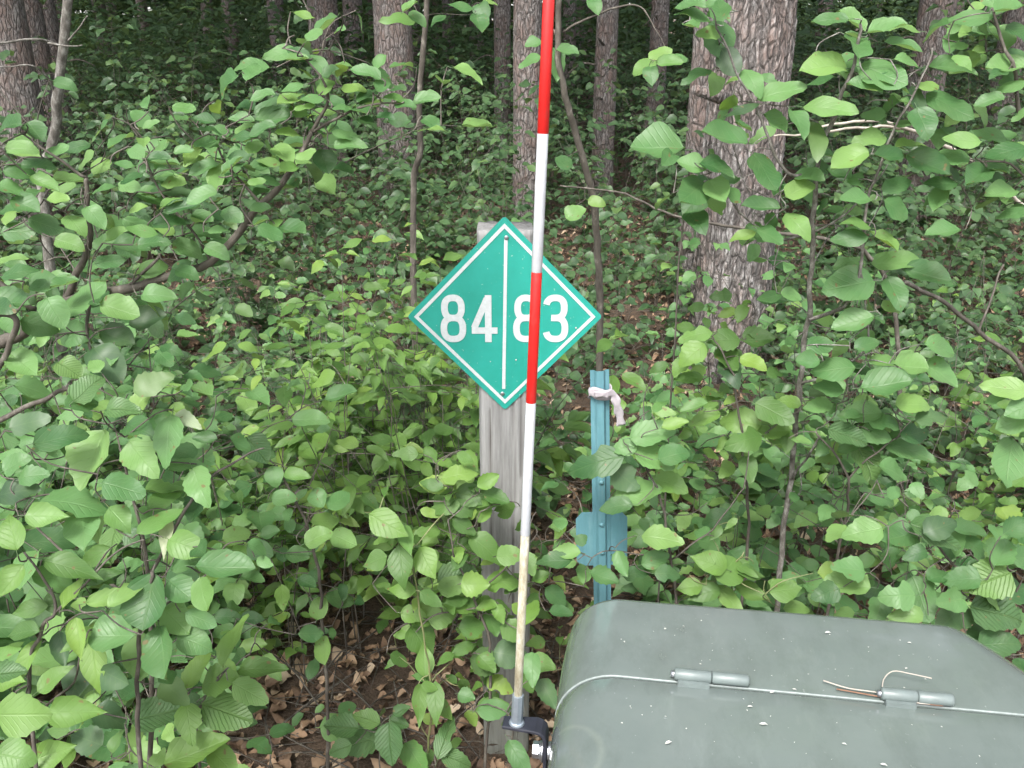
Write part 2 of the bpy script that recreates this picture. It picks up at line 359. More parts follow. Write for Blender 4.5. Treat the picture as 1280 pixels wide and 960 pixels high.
def joined_leaves(name, leaves, matk, tmpl, parent=None, off=Vector((0, 0, 0)), attr_mul=1.):
    tv, tf, tu = tmpl; tv = np.array(tv, np.float32); tu = np.array(tu, np.float32); n = len(leaves); nv = len(tv)
    mats = np.array([leaf_matrix(p - off, d, nr, L, W) for (p, d, nr, L, W) in leaves], np.float32)
    vv = np.einsum('nij,vj->nvi', mats[:, :3, :3], tv) + mats[:, None, :3, 3]
    me = bpy.data.meshes.new(name); nq = len(tf)
    me.vertices.add(n * nv); me.vertices.foreach_set('co', vv.astype(np.float32).ravel())
    fl = np.array(tf, np.int32); fs = fl.shape[1]
    idx = (fl[None] + (np.arange(n, dtype=np.int32) * nv)[:, None, None]).ravel()
    me.loops.add(len(idx)); me.loops.foreach_set('vertex_index', idx)
    me.polygons.add(n * nq); me.polygons.foreach_set('loop_start', np.arange(n * nq, dtype=np.int32) * fs)
    me.polygons.foreach_set('use_smooth', np.ones(n * nq, bool))
    me.update(calc_edges=True)
    ul = me.uv_layers.new(name='UVMap'); ul.data.foreach_set('uv', np.tile(tu, (n, 1))[idx].astype(np.float32).ravel())
    a = me.attributes.new('lr', 'FLOAT', 'POINT'); a.data.foreach_set('value', np.repeat(np.random.rand(n).astype(np.float32) * attr_mul, nv))
    me.materials.append(M[matk])
    o = bpy.data.objects.new(name, me); COL.objects.link(o); o.parent = parent
    return o
T_MID = leaf_template('ovate', st=5, fold=.15, curl=.2, petiole=False, seed=2)
T_MIDP = leaf_template('point', st=5, fold=.15, curl=.2, petiole=False, seed=3)
T_FAR = leaf_template('ovate', st=3, fold=.15, curl=.2, petiole=False, seed=4)
T_DEAD = leaf_template('ovate', st=8, fold=.5, curl=.5, twist=.6, petiole=False, seed=5, wob=.16)

# ------------------------------------------------------------------ pine trees
def trunk_mesh(name, base, r0, r1, h, lean, seg_a, rows, mat, parent, rough):
    V = []; F = []; H = []
    for j in range(rows + 1):
        # rows packed in the lowest 3 m, the part in view
        t = j / rows; z = (3.4 * t / .8) if t < .8 else 3.4 + (h - 3.4) * ((t - .8) / .2)
        rr = r0 + (r1 - r0) * z / h + r0 * .16 * math.exp(-z / .2)
        for i in range(seg_a):
            a = 2 * math.pi * i / seg_a; ca, sa = math.cos(a), math.sin(a)
            hgt = .5
            if rough:
                p = Vector((ca * r0 * 26 + base.x * 3, sa * r0 * 26 + base.y, z * 5.5)); w = noise.noise_vector(p * .9) * .55 + noise.noise_vector(p * 3.1) * .22
                p = p + w; dd, _ = noise.voronoi(p); e = min(1., (dd[1] - dd[0]) * 2.6)
                q_ = noise.cell(p * 1.7)
                hgt = .08 + .66 * e * (.45 + .55 * abs(q_)) + .26 * noise.noise(p * 3.7) + .12 * noise.noise(p * 9)
                hgt = max(.02, hgt)
                rr2 = rr + rough * (hgt - .6)
            else:
                rr2 = rr * (1 + .05 * noise.noise(Vector((ca * 2, sa * 2, z * 1.5 + base.x))))
            V.append((ca * rr2 + lean[0] * z, sa * rr2 + lean[1] * z, z - .12)); H.append(hgt)
    for j in range(rows):
        for i in range(seg_a):
            i2 = (i + 1) % seg_a; F.append((j * seg_a + i, j * seg_a + i2, (j + 1) * seg_a + i2, (j + 1) * seg_a + i))
    o = mesh_obj(name, V, F, mat, parent)
    a = o.data.attributes.new('hgt', 'FLOAT', 'POINT'); a.data.foreach_set('value', H)
    return o
def crown_leaves(seed, n, h0, h1, rad, size):
    rg = random.Random(seed); out = []
    whorls = int((h1 - h0) / .9)
    for _ in range(n):
        k = rg.randrange(whorls); z = h0 + k * .9 + rg.uniform(-.2, .2); t = (z - h0) / (h1 - h0)
        rr = rad * (1 - t * .75) * math.sqrt(rg.random()); a = (rg.randrange(6) + k * .4) * 1.047 + rg.uniform(-.3, .3)
        p = Vector((rr * math.cos(a), rr * math.sin(a), z + rr * .12)); d = Vector((math.cos(a + rg.uniform(-1, 1)), math.sin(a + rg.uniform(-1, 1)), rg.uniform(-.2, .6)))
        out.append((p, d, Vector((rg.uniform(-.6, .6), rg.uniform(-.6, .6), 1)), size * rg.uniform(.7, 1.3), size * .55))
    return out
def crown_limbs(seed, h0, h1, rad):
    rg = random.Random(seed); V = []; F = []
    for k in range(int((h1 - h0) / .9)):
        z = h0 + k * .9; t = (z - h0) / (h1 - h0)
        for s in range(6):
            a = (s + k * .4) * 1.047; r = rad * (1 - t * .75) * rg.uniform(.7, 1)
            tube(V, F, [(0, 0, z), (r * .5 * math.cos(a), r * .5 * math.sin(a), z + .05), (r * math.cos(a), r * math.sin(a), z + r * .14)], [.035, .025, .008], 4, False)
    return V, F
crowns = []  # crowns out of view, added to shade the wood, thinned to pass light
for s in range(3):
    o = joined_leaves('crown', crown_leaves(40 + s, 800, 7.0, 15.5, 2.7, .55), 'needle', T_FAR)
    V, F = crown_limbs(40 + s, 7.0, 15.5, 2.5); l = mesh_obj('limbs', V, F, M['twig'])
    crowns.append((o.data, l.data)); bpy.data.objects.remove(o); bpy.data.objects.remove(l)
NT_ = [0]
def pine(u, Y, wpx, v_ref, label, group=None, lean=(0, 0), near=False, name='pine_tree', stubs=0):
    p = at(u, v_ref, Y); depth = (p - CAM).dot(FW); r = .5 * wpx / FPX * depth
    x = p.x - lean[0] * p.z; base = Vector((x, Y, 0)); base.z = ground_z(x, Y)
    return pine_at(base, r, label, group, lean, near, name, stubs)
def pine_at(base, r, label, group=None, lean=(0, 0), near=False, name='pine_tree', stubs=0):
    root = empty(name, base, label, 'tree', group)
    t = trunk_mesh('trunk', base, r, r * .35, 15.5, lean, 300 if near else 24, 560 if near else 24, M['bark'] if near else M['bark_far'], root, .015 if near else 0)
    cm = crowns[NT_[0] % 3]; NT_[0] += 1
    for nm, me, kd in (('crown', cm[0], 'stuff'), ('limbs', cm[1], None)):
        c = bpy.data.objects.new(nm, me); COL.objects.link(c); c.parent = root; c.rotation_euler.z = rnd(0, 6.28); c.location = (lean[0] * 11, lean[1] * 11, 0)
        if kd: c['kind'] = kd
    for k in range(stubs):
        z = rnd(.9, 2.6); a = rnd(2.5, 6.9); L = rnd(.15, .8); V = []; F = []
        rr = r * .9
        p0 = Vector((math.cos(a) * rr + lean[0] * z, math.sin(a) * rr + lean[1] * z, z)); d = Vector((math.cos(a), math.sin(a), rnd(-.25, .2)))
        tube(V, F, smooth_path([p0, p0 + d * L * .5 + Vector((0, 0, .02)), p0 + d * L + Vector((rnd(-.08, .08), 0, rnd(-.1, .05)))], 3), [.012, .011, .01, .009, .008, .006, .004], 6)
        mesh_obj('dead_branch', V, F, M['twig'], root)
    return root
big = pine(928, 4.25, 104, 200, 'largest nearest pine trunk with pinkish grey flaking bark, right of the red and white pole', near=True, stubs=2)
V = []; F = []
# the broken stub on its left flank
p0 = at(905, 122, 4.08) ; p1 = at(868, 112, 3.96)
tube(V, F, [p0 - big.location, (p0 + p1) / 2 - big.location, p1 - big.location], [.034, .028, .02], 10)
mesh_obj('dead_branch', V, F, M['bark'], big)
pine(872, 5.2, 34, 200, 'dark pine trunk half hidden behind the left edge of the largest trunk', stubs=1)
pine(492, 8.2, 52, 60, 'thick pine trunk at the top, straight behind the leafy left branch tip', near=False, stubs=2)
pine(404, 10.5, 40, 30, 'pine trunk at the top left of the thick trunk, beside a thin brown stem', stubs=2)
pine(441, 14., 26, 20, 'narrow dark pine trunk squeezed between two thicker ones at the top', stubs=1)
pine(659, 7.0, 37, 120, 'grey pine trunk directly behind the red top of the striped pole', stubs=3)
pine(628, 10.5, 22, 80, 'slim dark pine trunk just left of the trunk behind the striped pole', stubs=2)
pine(757, 8.6, 29, 90, 'straight brown pine trunk in the gap between the striped pole and the largest trunk', stubs=3)
pine(823, 10.2, 24, 60, 'thinner pine trunk just left of the largest trunk, seen at the top edge', stubs=2)
pine(1160, 7.6, 46, 90, 'pine trunk at the upper right behind the round-leaved sapling', stubs=2)
pine(1260, 9.0, 34, 80, 'pine trunk at the upper right corner of the view', stubs=1)
pine(8, 7.0, 62, 60, 'dark pine trunk cut off by the upper left corner', stubs=2)
pine(60, 9.5, 36, 60, 'dark pine trunk behind the pale leaning sapling stem', stubs=1)
pine(345, 15., 22, 20, 'slender far pine trunk at the top, between the left branch and the thick trunk', stubs=1)
pine(560, 17., 16, 20, 'slender far pine trunk at the top, left of the striped pole', stubs=0)
pine(712, 15., 18, 20, 'slender far pine trunk just right of the red pole top', stubs=0)
placed = []
for _ in range(2200):
    y = rnd(9, 46); x = rnd(-34, 34)
    if abs(x) > y * .8 + 4: continue
    if y < 16 and abs(x) < y * .66: continue
    if any((x - a) ** 2 + (y - b) ** 2 < 2.4 ** 2 for a, b in placed): continue
    placed.append((x, y))
    if len(placed) > 84: break
for (x, y) in placed:
    rr0 = rnd(.10, .22)
    pine_at(Vector((x, y, ground_z(x, y))), rr0, f'{"slim" if rr0 < .15 else "stout"} far dark pine trunk deep in the wood, {where(x, y, 1, (2, 3))[1]}', 'far pines deep in the wood', (rnd(-.02, .02), 0))
for (x, y) in ((-5.2, 4.6), (5.4, 5.0), (-4.4, 8.6), (6.6, 8.2)):
    pine_at(Vector((x, y, ground_z(x, y))), rnd(.16, .22), f'{"nearer" if y < 6 else "farther"} pine at the wood edge beyond the {"left" if x < 0 else "right"} side of the view', 'pines beside the view', (0, 0))

# ------------------------------------------------------------------ far woodland understorey (a mass nobody could count)
def shade_leaf(p, size, up=.55, aspect=.62):
    a = rnd(0, 6.283); d = Vector((math.cos(a), math.sin(a), rnd(-.5, .05)))
    n = Vector((rnd(-.45, .45), -.35 + rnd(-.45, .3), 1))
    L = size * rnd(.65, 1.25); return (p, d, n, L, L * aspect * rnd(.85, 1.15))
lv = []
for _ in range(3400):                    # sprays of leaves: clumps 12-45 m away
    y = 11 + 34 * random.random() ** 1.5; x = rnd(-1, 1) * (y * .72 + 2); hmax = 1.7 + 4.5 * max(0, (y - 14) / 30)
    z = ground_z(x, y) + rnd(.1, 1) ** 1.4 * hmax; rad = rnd(.2, .55) * (1 + y / 40)
    for k in range(22):
        p = Vector((x + random.gauss(0, rad), y + random.gauss(0, rad), z + random.gauss(0, rad * .35)))
        lv.append(shade_leaf(p, .085 + .0035 * y))
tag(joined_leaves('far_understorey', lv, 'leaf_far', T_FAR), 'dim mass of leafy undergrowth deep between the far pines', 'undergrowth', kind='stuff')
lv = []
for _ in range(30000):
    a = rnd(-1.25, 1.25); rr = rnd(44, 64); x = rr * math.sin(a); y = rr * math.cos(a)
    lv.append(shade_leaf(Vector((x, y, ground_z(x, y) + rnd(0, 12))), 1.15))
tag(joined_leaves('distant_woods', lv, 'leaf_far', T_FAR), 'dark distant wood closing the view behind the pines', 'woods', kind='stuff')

lv = []
for _ in range(1500):
    y = 2.8 + 10 * random.random() ** 1.2; x = rnd(-1, 1) * (y * .66 + .5); u, v, w = proj(Vector((x, y, .1)))
    if 680 < u < 900 and y < 4.6 and random.random() < .85: continue
    z = ground_z(x, y); h = rnd(.05, .22)
    for k in range(12):
        lv.append(shade_leaf(Vector((x + random.gauss(0, .13), y + random.gauss(0, .13), z + h * rnd(.4, 1.2))), .064))
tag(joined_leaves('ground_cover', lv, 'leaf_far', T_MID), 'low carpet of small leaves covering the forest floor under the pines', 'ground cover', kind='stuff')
# ------------------------------------------------------------------ leaf litter and fallen twigs
lv = []
for _ in range(24000):
    y = 1.0 + 7.5 * random.random() ** 1.35; x = rnd(-1, 1) * (y * .72 + .6)
    a = rnd(0, 6.283); L = rnd(.015, .048)
    lv.append((Vector((x, y, ground_z(x, y) + rnd(.002, .03))), Vector((math.cos(a), math.sin(a), rnd(-.22, .22))), Vector((rnd(-.4, .4), rnd(-.4, .4), 1)), L, L * rnd(.45, .8)))
tmps = [leaf_template('ovate', st=8, fold=.22, curl=.5, twist=.7, petiole=False, seed=5, wob=.05), leaf_template('lobed', st=12, fold=.30, curl=-.35, twist=-.5, petiole=False, seed=7, wob=.05),
        leaf_template('point', st=8, fold=.5, curl=.7, twist=.9, petiole=False, seed=3, wob=.06), leaf_template('broad', st=8, fold=-.25, curl=-.6, twist=.4, petiole=False, seed=9, wob=.05)]
bits = [joined_leaves('litter_bit', lv[k::4], 'dead', tmps[k]) for k in range(4)]
vo = 0; co = []; fi = []; lr = []
for b in bits:
    m = b.data; n = len(m.vertices); c = np.empty(n * 3, np.float32); m.vertices.foreach_get('co', c); co.append(c)
    f = np.empty(len(m.loops), np.int32); m.loops.foreach_get('vertex_index', f); fi.append(f + vo); a = np.empty(n, np.float32); m.attributes['lr'].data.foreach_get('value', a); lr.append(a); vo += n
me = bpy.data.meshes.new('leaf_litter'); me.vertices.add(vo); me.vertices.foreach_set('co', np.concatenate(co)); fi = np.concatenate(fi)
me.loops.add(len(fi)); me.loops.foreach_set('vertex_index', fi); me.polygons.add(len(fi) // 4); me.polygons.foreach_set('loop_start', np.arange(len(fi) // 4, dtype=np.int32) * 4)
me.polygons.foreach_set('use_smooth', np.ones(len(fi) // 4, bool)); me.update(calc_edges=True); a = me.attributes.new('lr', 'FLOAT', 'POINT'); a.data.foreach_set('value', np.concatenate(lr)); me.materials.append(M['dead'])
for b in bits: bpy.data.objects.remove(b)
lo = bpy.data.objects.new('leaf_litter', me); COL.objects.link(lo); tag(lo, 'brown dead leaves littering the forest floor', 'leaf litter', kind='stuff')
V = []; F = []
for _ in range(3600):
    y = 1.0 + 5 * random.random() ** 1.2; x = rnd(-1, 1) * (y * .72 + .6); a = rnd(0, 6.283); L = rnd(.05, .32)
    p = Vector((x, y, ground_z(x, y) + rnd(.01, .05))); d = Vector((math.cos(a), math.sin(a), rnd(-.15, .3)))
    tube(V, F, [p, p + d * L * .5 + Vector((rnd(-.02, .02), rnd(-.02, .02), rnd(-.01, .02))), p + d * L], [rnd(.0007, .0026)] * 2 + [.0007], 4, False)
tag(mesh_obj('twig_litter', V, F, M['twig']), 'thin fallen twigs and needles scattered over the dead leaves', 'twigs', kind='stuff')

# ------------------------------------------------------------------ sign post, sign
SIGN_Y = 1.60
pt = at(631, 289, SIGN_Y); POST_X = pt.x; POST_TOP = pt.z; PW = .0515
post = empty('sign_post', (POST_X, SIGN_Y + PW, ground_z(POST_X, SIGN_Y)), 'weathered grey square wooden post carrying the green diamond sign', 'post')
def post_mesh():
    V = []; F = []; C = []; n = 26; rows = 150; h = POST_TOP - post.location.z; z0 = -.2
    per = 4 * n
    def sq(k):
        s, t = divmod(k, n); f = -1 + 2 * t / n
        x, y = [(f, -1), (1, f), (-f, 1), (-1, -f)][s]
        m = (abs(x) ** 9 + abs(y) ** 9) ** (1 / 9.); return x / m, y / m
    for j in range(rows + 1):
        z = z0 + (h - z0) * j / rows
        for k in range(per):
            x, y = sq(k); g = noise.noise(Vector((x * 9, y * 9, z * .8))) * .0016 + noise.noise(Vector((x * 30, y * 30, z * 1.2))) * .0007
            cr = 0.
            if y < -.9:
                for cx, amp, z1, z2, wd in ((.34, .10, -.2, h - .30, .028), (-.62, .05, .5, h - .35, .02), (-.1, .06, .0, .6, .018), (.62, .04, h - .5, h - .1, .015)):
                    c0 = cx + amp * noise.noise(Vector((cx * 9, 3, z * 3.2)))
                    if z1 < z < z2: cr = max(cr, max(0, 1 - abs(x - c0) / (wd * 1.6)))
            r = PW + g - .005 * cr
            top = .004 * max(0, (j - rows + 1)) if False else 0
            V.append((x * r, y * r, z + (noise.noise(Vector((x * 3, y * 3, 1))) * .003 if j == rows else 0))); C.append(min(1, cr * .9))
    for j in range(rows):
        for k in range(per):
            k2 = (k + 1) % per; F.append((j * per + k, j * per + k2, (j + 1) * per + k2, (j + 1) * per + k))
    b = rows * per; V.append((0, 0, h)); C.append(0)
    for k in range(per): F.append((b + k, b + (k + 1) % per, len(V) - 1))
    o = mesh_obj('post_timber', V, F, M['wood'], post)
    a = o.data.attributes.new('crack', 'FLOAT', 'POINT'); a.data.foreach_set('value', C)
    return o
post_mesh()
sc_ = at(631, 396, SIGN_Y - .004)
sign = empty('diamond_sign', (sc_.x, SIGN_Y - .0015, sc_.z), 'green diamond sign with white border reading 84 and 83 either side of a line', 'sign')
HW, HH = .1835, .1885
def diamond(s, y, name, mat, parent, thick=None, rc=0.0):
    base = [(0, HH * s), (HW * s, 0), (0, -HH * s), (-HW * s, 0)]; pts = []
    for i in range(4):
        p = Vector(base[i]); a = (Vector(base[i - 1]) - p).normalized(); b = (Vector(base[(i + 1) % 4]) - p).normalized()
        if rc:
            for t in (0, .25, .5, .75, 1): pts.append(p + a * rc * (1 - t) ** 2 + b * rc * t ** 2)
        else: pts.append(p)
    return pts
outer = diamond(1, 0, '', None, None, rc=.007)
V = [Vector((p.x, y, p.y)) for y in (-.002, 0.) for p in outer]; n = len(outer)
F = [tuple(range(n))[::-1], tuple(range(n, 2 * n))] + [(i, (i + 1) % n, n + (i + 1) % n, n + i) for i in range(n)]
mesh_obj('plate', V, F, M['sign_green'], sign, smooth=False)
def ribbon(name, pts, wd, y, mat, parent, closed=False, caps=None):
    pts = [Vector(p) for p in pts]; n = len(pts); V = []; F = []
    for i, p in enumerate(pts):
        if closed: a, b = pts[i - 1], pts[(i + 1) % n]
        else: a, b = pts[max(0, i - 1)], pts[min(n - 1, i + 1)]
        t1 = (p - a); t2 = (b - p)
        t1 = t1.normalized() if t1.length > 1e-9 else t2.normalized(); t2 = t2.normalized() if t2.length > 1e-9 else t1
        t = (t1 + t2).normalized(); nn = Vector((-t.y, t.x)); k = wd * .5 / max(.35, nn.dot(Vector((-t1.y, t1.x))))
        for s in (-1, 1):
            q_ = p + nn * (s * k); V += [Vector((q_.x, y, q_.y)), Vector((q_.x, y + .0004, q_.y))]
    m = n if closed else n - 1
    for i in range(m):
        a = i * 4; b = ((i + 1) % n) * 4
        F += [(a, b, b + 2, a + 2), (a + 1, a, b, b + 1)[::-1], (a + 2, a + 3, b + 3, b + 2)[::-1]]
    return mesh_obj(name, V, F, mat, parent, smooth=False)
bd = diamond(.905, 0, '', None, None)
ribbon('border_line', bd, .0062, -.0030, M['sign_white'], sign, True)
ribbon('divider_line', [(.0025, HH * .80), (-.0025, -HH * .765)], .0062, -.0030, M['sign_white'], sign)
def arc(cx, cy, rx, ry, a0, a1, n=22, p=2.5):
    out = []
    for i in range(n + 1):
        a = R(a0 + (a1 - a0) * i / n); c, s = math.cos(a), math.sin(a)
        out.append((cx + rx * math.copysign(abs(c) ** (2 / p), c), cy + ry * math.copysign(abs(s) ** (2 / p), s)))
    return out
DW, DH, SW = .0482, .0915, .0124
def digit(ch, cx, cz):
    o = empty('digit_' + {'8': 'eight', '4': 'four', '3': 'three'}[ch], (cx, 0, cz)); o.parent = sign
    W, H, s = DW / 2, DH / 2, SW / 2; parts = []
    o = None
    segs = []
    if ch == '8':
        segs = [(arc(0, H * .52 - s * .45, W - s - .002, H * .5 - s * .55, 0, 360 - 360 / 40, 39), True), (arc(0, -H * .48 + s * .5, W - s, H * .52 - s * .5, 0, 360 - 360 / 40, 39), True)]
    elif ch == '3':
        segs = [(arc(-.001, H * .52 - s * .45, W - s - .001, H * .5 - s * .55, 165, -90, 30) + [(-W * .35, H * .04 - s * .0)], False), (arc(0, -H * .48 + s * .5, W - s, H * .52 - s * .5, 90, -165, 30), False)]
    else:
        segs = [([(W * .30, -H), (W * .30, H)], False), ([(W * .22, H - s * 1.0), (-W + s * .75, -H * .42 + s * .2)], False), ([(-W, -H * .50), (W * 1.02, -H * .50)], False)]
    return segs
def digit_obj(ch, cx, cz, word):
    V = []; F = []; o0 = None
    for k, (pts, cl) in enumerate(digit(ch, cx, cz)):
        o = ribbon('seg', [(x + cx, z + cz) for x, z in pts], SW, -.0030 - .00018 * k, M['sign_white'], None, cl)
        b = len(V); V += [v.co.copy() for v in o.data.vertices]; F += [tuple(i + b for i in p.vertices) for p in o.data.polygons]
        bpy.data.objects.remove(o)
    mesh_obj(word, V, F, M['sign_white'], sign, smooth=False)
digit_obj.__doc__ = None
def px_sign(u, v): 
    p = at(u, v, SIGN_Y - .004); return p.x - sign.location.x, p.z - sign.location.z
for ch, u, word in (('8', 566.5, 'digit_eight'), ('4', 605.5, 'digit_four'), ('8', 657.5, 'digit_eight'), ('3', 694.5, 'digit_three')):
    x, z = px_sign(u, 398.5); digit_obj(ch, x, z, word)
for o in [o for o in bpy.data.objects if o.type == 'EMPTY' and o.name.startswith('digit_')]: bpy.data.objects.remove(o)
for (u, v) in ((633, 297), (628, 492)):
    x, z = px_sign(u, v); V = []; F = []
    tube(V, F, [(x, -.002, z), (x, -.0042, z), (x, -.0048, z)], [.0042, .004, .0026], 14); mesh_obj('screw', V, F, M['zinc'], sign)
for (u, v, r) in ((720, 410, .0022), (645, 450, .002), (613, 452, .0012), (722, 412, .0012), (585, 399, .001)):
    x, z = px_sign(u, v); V = []; F = []
    tube(V, F, [(x, -.002, z), (x + .0006, -.0032, z)], [r, r * .6], 7); mesh_obj('speck', V, F, M['petal'], sign)

# ------------------------------------------------------------------ teal steel U-post with anchor plate, cloth strip
UY = 1.53
up = at(749.5, 462, UY); up_b = at(753, 747, UY)
ug = ground_z(up.x, UY); SH = (up.x - up_b.x) / (up.z - up_b.z); ux = up.x - SH * (up.z - ug)
upost = empty('steel_stake', (ux, UY, ug), 'teal painted steel channel stake with an anchor plate, behind the grey-green box', 'stake'); upost.rotation_euler.y = math.atan(SH)
def profile_extrude(prof, z0, z1, mat, name, parent, rows=1, shear=0.):
    V = []; F = []; n = len(prof)
    for j in range(rows + 1):
        z = z0 + (z1 - z0) * j / rows
        for (x, y) in prof: V.append((x + shear * z, y, z))
    for j in range(rows):
        for k in range(n): F.append((j * n + k, j * n + (k + 1) % n, (j + 1) * n + (k + 1) % n, (j + 1) * n + k))
    F.append(tuple(range(n))[::-1]); F.append(tuple(rows * n + k for k in range(n)))
    return mesh_obj(name, V, F, mat, parent, smooth=False)
th = .0025
hat = [(-.0175, 0), (-.0105, -.001), (-.0065, -.0085), (.0065, -.0085), (.0105, -.001), (.0175, 0)]
prof = hat + [(x * .97, y + th) for x, y in hat[::-1]]
profile_extrude(prof, -.3, up.z - ug, M['teal'], 'channel', upost)
pz0 = at(753, 707, UY).z - ug; pz1 = at(753, 641, UY).z - ug
x0, x1 = -.050, .051
pl = [(x0 + .012, pz1), (x1 - .012, pz1), (x1, pz1 - .014), (x1, pz0 + .012), (x1 - .008, pz0), (x0 + .008, pz0), (x0, pz0 + .012), (x0, pz1 - .014)]
V = [Vector((x, y, z)) for y in (.0032, .0062) for x, z in pl]; n = 8
F = [tuple(range(n)), tuple(range(n, 2 * n))[::-1]] + [(i, n + i, n + (i + 1) % n, (i + 1) % n) for i in range(n)]
mesh_obj('anchor_plate', V, F, M['teal'], upost, smooth=False)
for v in (603, 656, 691):
    z = at(751, v, UY - .01).z - ug; V = []; F = []
    tube(V, F, [(0, -.0085, z), (0, -.0115, z - .0005), (0, -.0128, z - .001)], [.0052, .0046, .002], 12); mesh_obj('rivet' if v > 610 else 'tab', V, F, M['teal'], upost)
# cloth strip
cz = at(749, 492, UY - .01).z
cl = empty('cloth_strip', (ux + SH * (cz - ug), UY - .01, cz), 'faded lilac cloth strip tied around the teal stake top', 'cloth')
V = []; F = []; na = 28
ringp = []
for k in range(na):
    a = 2 * math.pi * k / na; ringp.append((.0215 * math.copysign(abs(math.cos(a)) ** .7, math.cos(a)), .0105 * math.copysign(abs(math.sin(a)) ** .7, math.sin(a)) + .006))
for j in range(5):
    for k, (x, y) in enumerate(ringp):
        tt = j / 4 - .5; sag = .004 * math.sin(k * .45) ; bul = 1 + .06 * math.sin(j * 2.2 + k * .6)
        V.append((x * bul, y * bul, tt * .019 * (1 + .25 * math.sin(k * .7)) + sag))
for j in range(4):
    for k in range(na): F.append((j * na + k, j * na + (k + 1) % na, (j + 1) * na + (k + 1) % na, (j + 1) * na + k))
o = mesh_obj('wrap', V, F, M['cloth'], cl); s = o.modifiers.new('thick', 'SOLIDIFY'); s.thickness = .0015
V = []; F = []; path = smooth_path([Vector((-.012, -.012, .001)), Vector((.010, -.016, .006)), Vector((.0235, -.010, .0)), Vector((.030, -.010, -.018)), Vector((.036, -.006, -.040)), Vector((.041, -.004, -.062))], 5)
for i, p in enumerate(path):
    w = .0075 + .0012 * math.sin(i * 1.1); tgt = (path[min(i + 1, len(path) - 1)] - path[max(0, i - 1)]).normalized(); sd = Vector((tgt.z, .0, -tgt.x)).normalized()
    for s in (-1, -.3, .3, 1): V.append(p + sd * w * s * (.8 if i < 3 else 1) + Vector((0, .002 * math.cos(s * 4 + i), 0)))
for i in range(len(path) - 1):
    for k in range(3): a = i * 4 + k; F.append((a, a + 1, a + 5, a + 4))
o = mesh_obj('tail', V, F, M['cloth'], cl); s = o.modifiers.new('thick', 'SOLIDIFY'); s.thickness = .0014

# ------------------------------------------------------------------ grey-green steel box
YAW = R(-8.5); BX, BY, BZ = .121, .82, .85
bxg = empty('steel_box', (BX, BY, ground_z(BX, BY)), 'grey-green painted steel box with rounded shoulders and hinged top in the foreground', 'box')
bxg.rotation_euler.z = YAW; BG = bxg.location.z; HZ = BZ - BG
RC = .072; WL, WR = -.072, .535; RR = .062        # side walls in the box's own frame
def shell_profile(inset=0., n=12, y=0.):
    WR = .535 - .085 * min(1., max(0., (y - .005) / .159))      # the right side tapers towards the back
    out = [(WL + inset, .06)]; zt = HZ - inset; r = RC - inset
    for i in range(n + 1):
        a = R(180 - 90 * i / n); out.append((WL + RC + r * math.cos(a), HZ - RC + r * math.sin(a)))
    for i in range(1, 12): out.append((WL + RC + (WR - WL - RC - RR) * i / 12, zt))
    r = RR - inset
    for i in range(n + 1):
        a = R(90 - 90 * i / n); out.append((WR - RR + r * math.cos(a), HZ - RR + r * math.sin(a)))
    out.append((WR - inset, .06)); return out
def shell(name, stations, closed_ends, mat):
    V = []; F = []
    for (y, ins) in stations:
        pr = shell_profile(ins, y=y)
        for (x, z) in pr: V.append((x, y, z + .0018 * noise.noise(Vector((x * 4, y * 4, 2)))))
    n = len(shell_profile())
    for j in range(len(stations) - 1):
        for k in range(n - 1): F.append((j * n + k, j * n + k + 1, (j + 1) * n + k + 1, (j + 1) * n + k)[::-1])
    if closed_ends[0]: F.append(tuple(range(n)))
    if closed_ends[1]: F.append(tuple((len(stations) - 1) * n + k for k in range(n))[::-1])
    return mesh_obj(name, V, F, mat, bxg)
YB = .164
rear = [(.0012, .006), (.0012, .0012), (.0015, -.0001), (.0021, -.0004), (.0045, -.0006), (.03, -.0006), (.07, -.0005), (.105, .0), (.135, .0015), (.155, .0032), (.1615, .0042), (.1635, .006), (.164, .009), (.164, .02)]
o = shell('rear_shell', rear, (False, True), M['box'])
o.data.materials.append(M['edge'])
npf = len(shell_profile()) - 1
for p in o.data.polygons:
    if npf <= p.index < 3 * npf: p.material_index = 1
lid = shell('lid', [(-.46, .02), (-.46, .012), (-.455, .005), (-.44, .0015), (-.40, 0), (-.3, 0), (-.2, 0), (-.1, 0), (-.03, 0), (-.004, 0), (-.001, .0012), (-.0006, .006)], (True, False), M['box'])
V, F = box_vf(WL + .02, WR - .10, -.44, .13, -.02, .07); mesh_obj('base', V, F, M['box'], bxg, smooth=False)
def to_box(u, v, z):            # pixel on the horizontal plane z (world) -> box frame
    d = FW + RT * ((u - 640) / FPX) + UPV * ((480 - v) / FPX); p = CAM + d * ((z - CAM_H) / d.z)
    dx, dy = p.x - BX, p.y - BY; c, s = math.cos(-YAW), math.sin(-YAW)
    return Vector((c * dx - s * dy, s * dx + c * dy, z - BG))
def to_world(q_):
    c, s = math.cos(YAW), math.sin(YAW); return Vector((BX + c * q_.x - s * q_.y, BY + s * q_.x + c * q_.y, q_.z + BG))
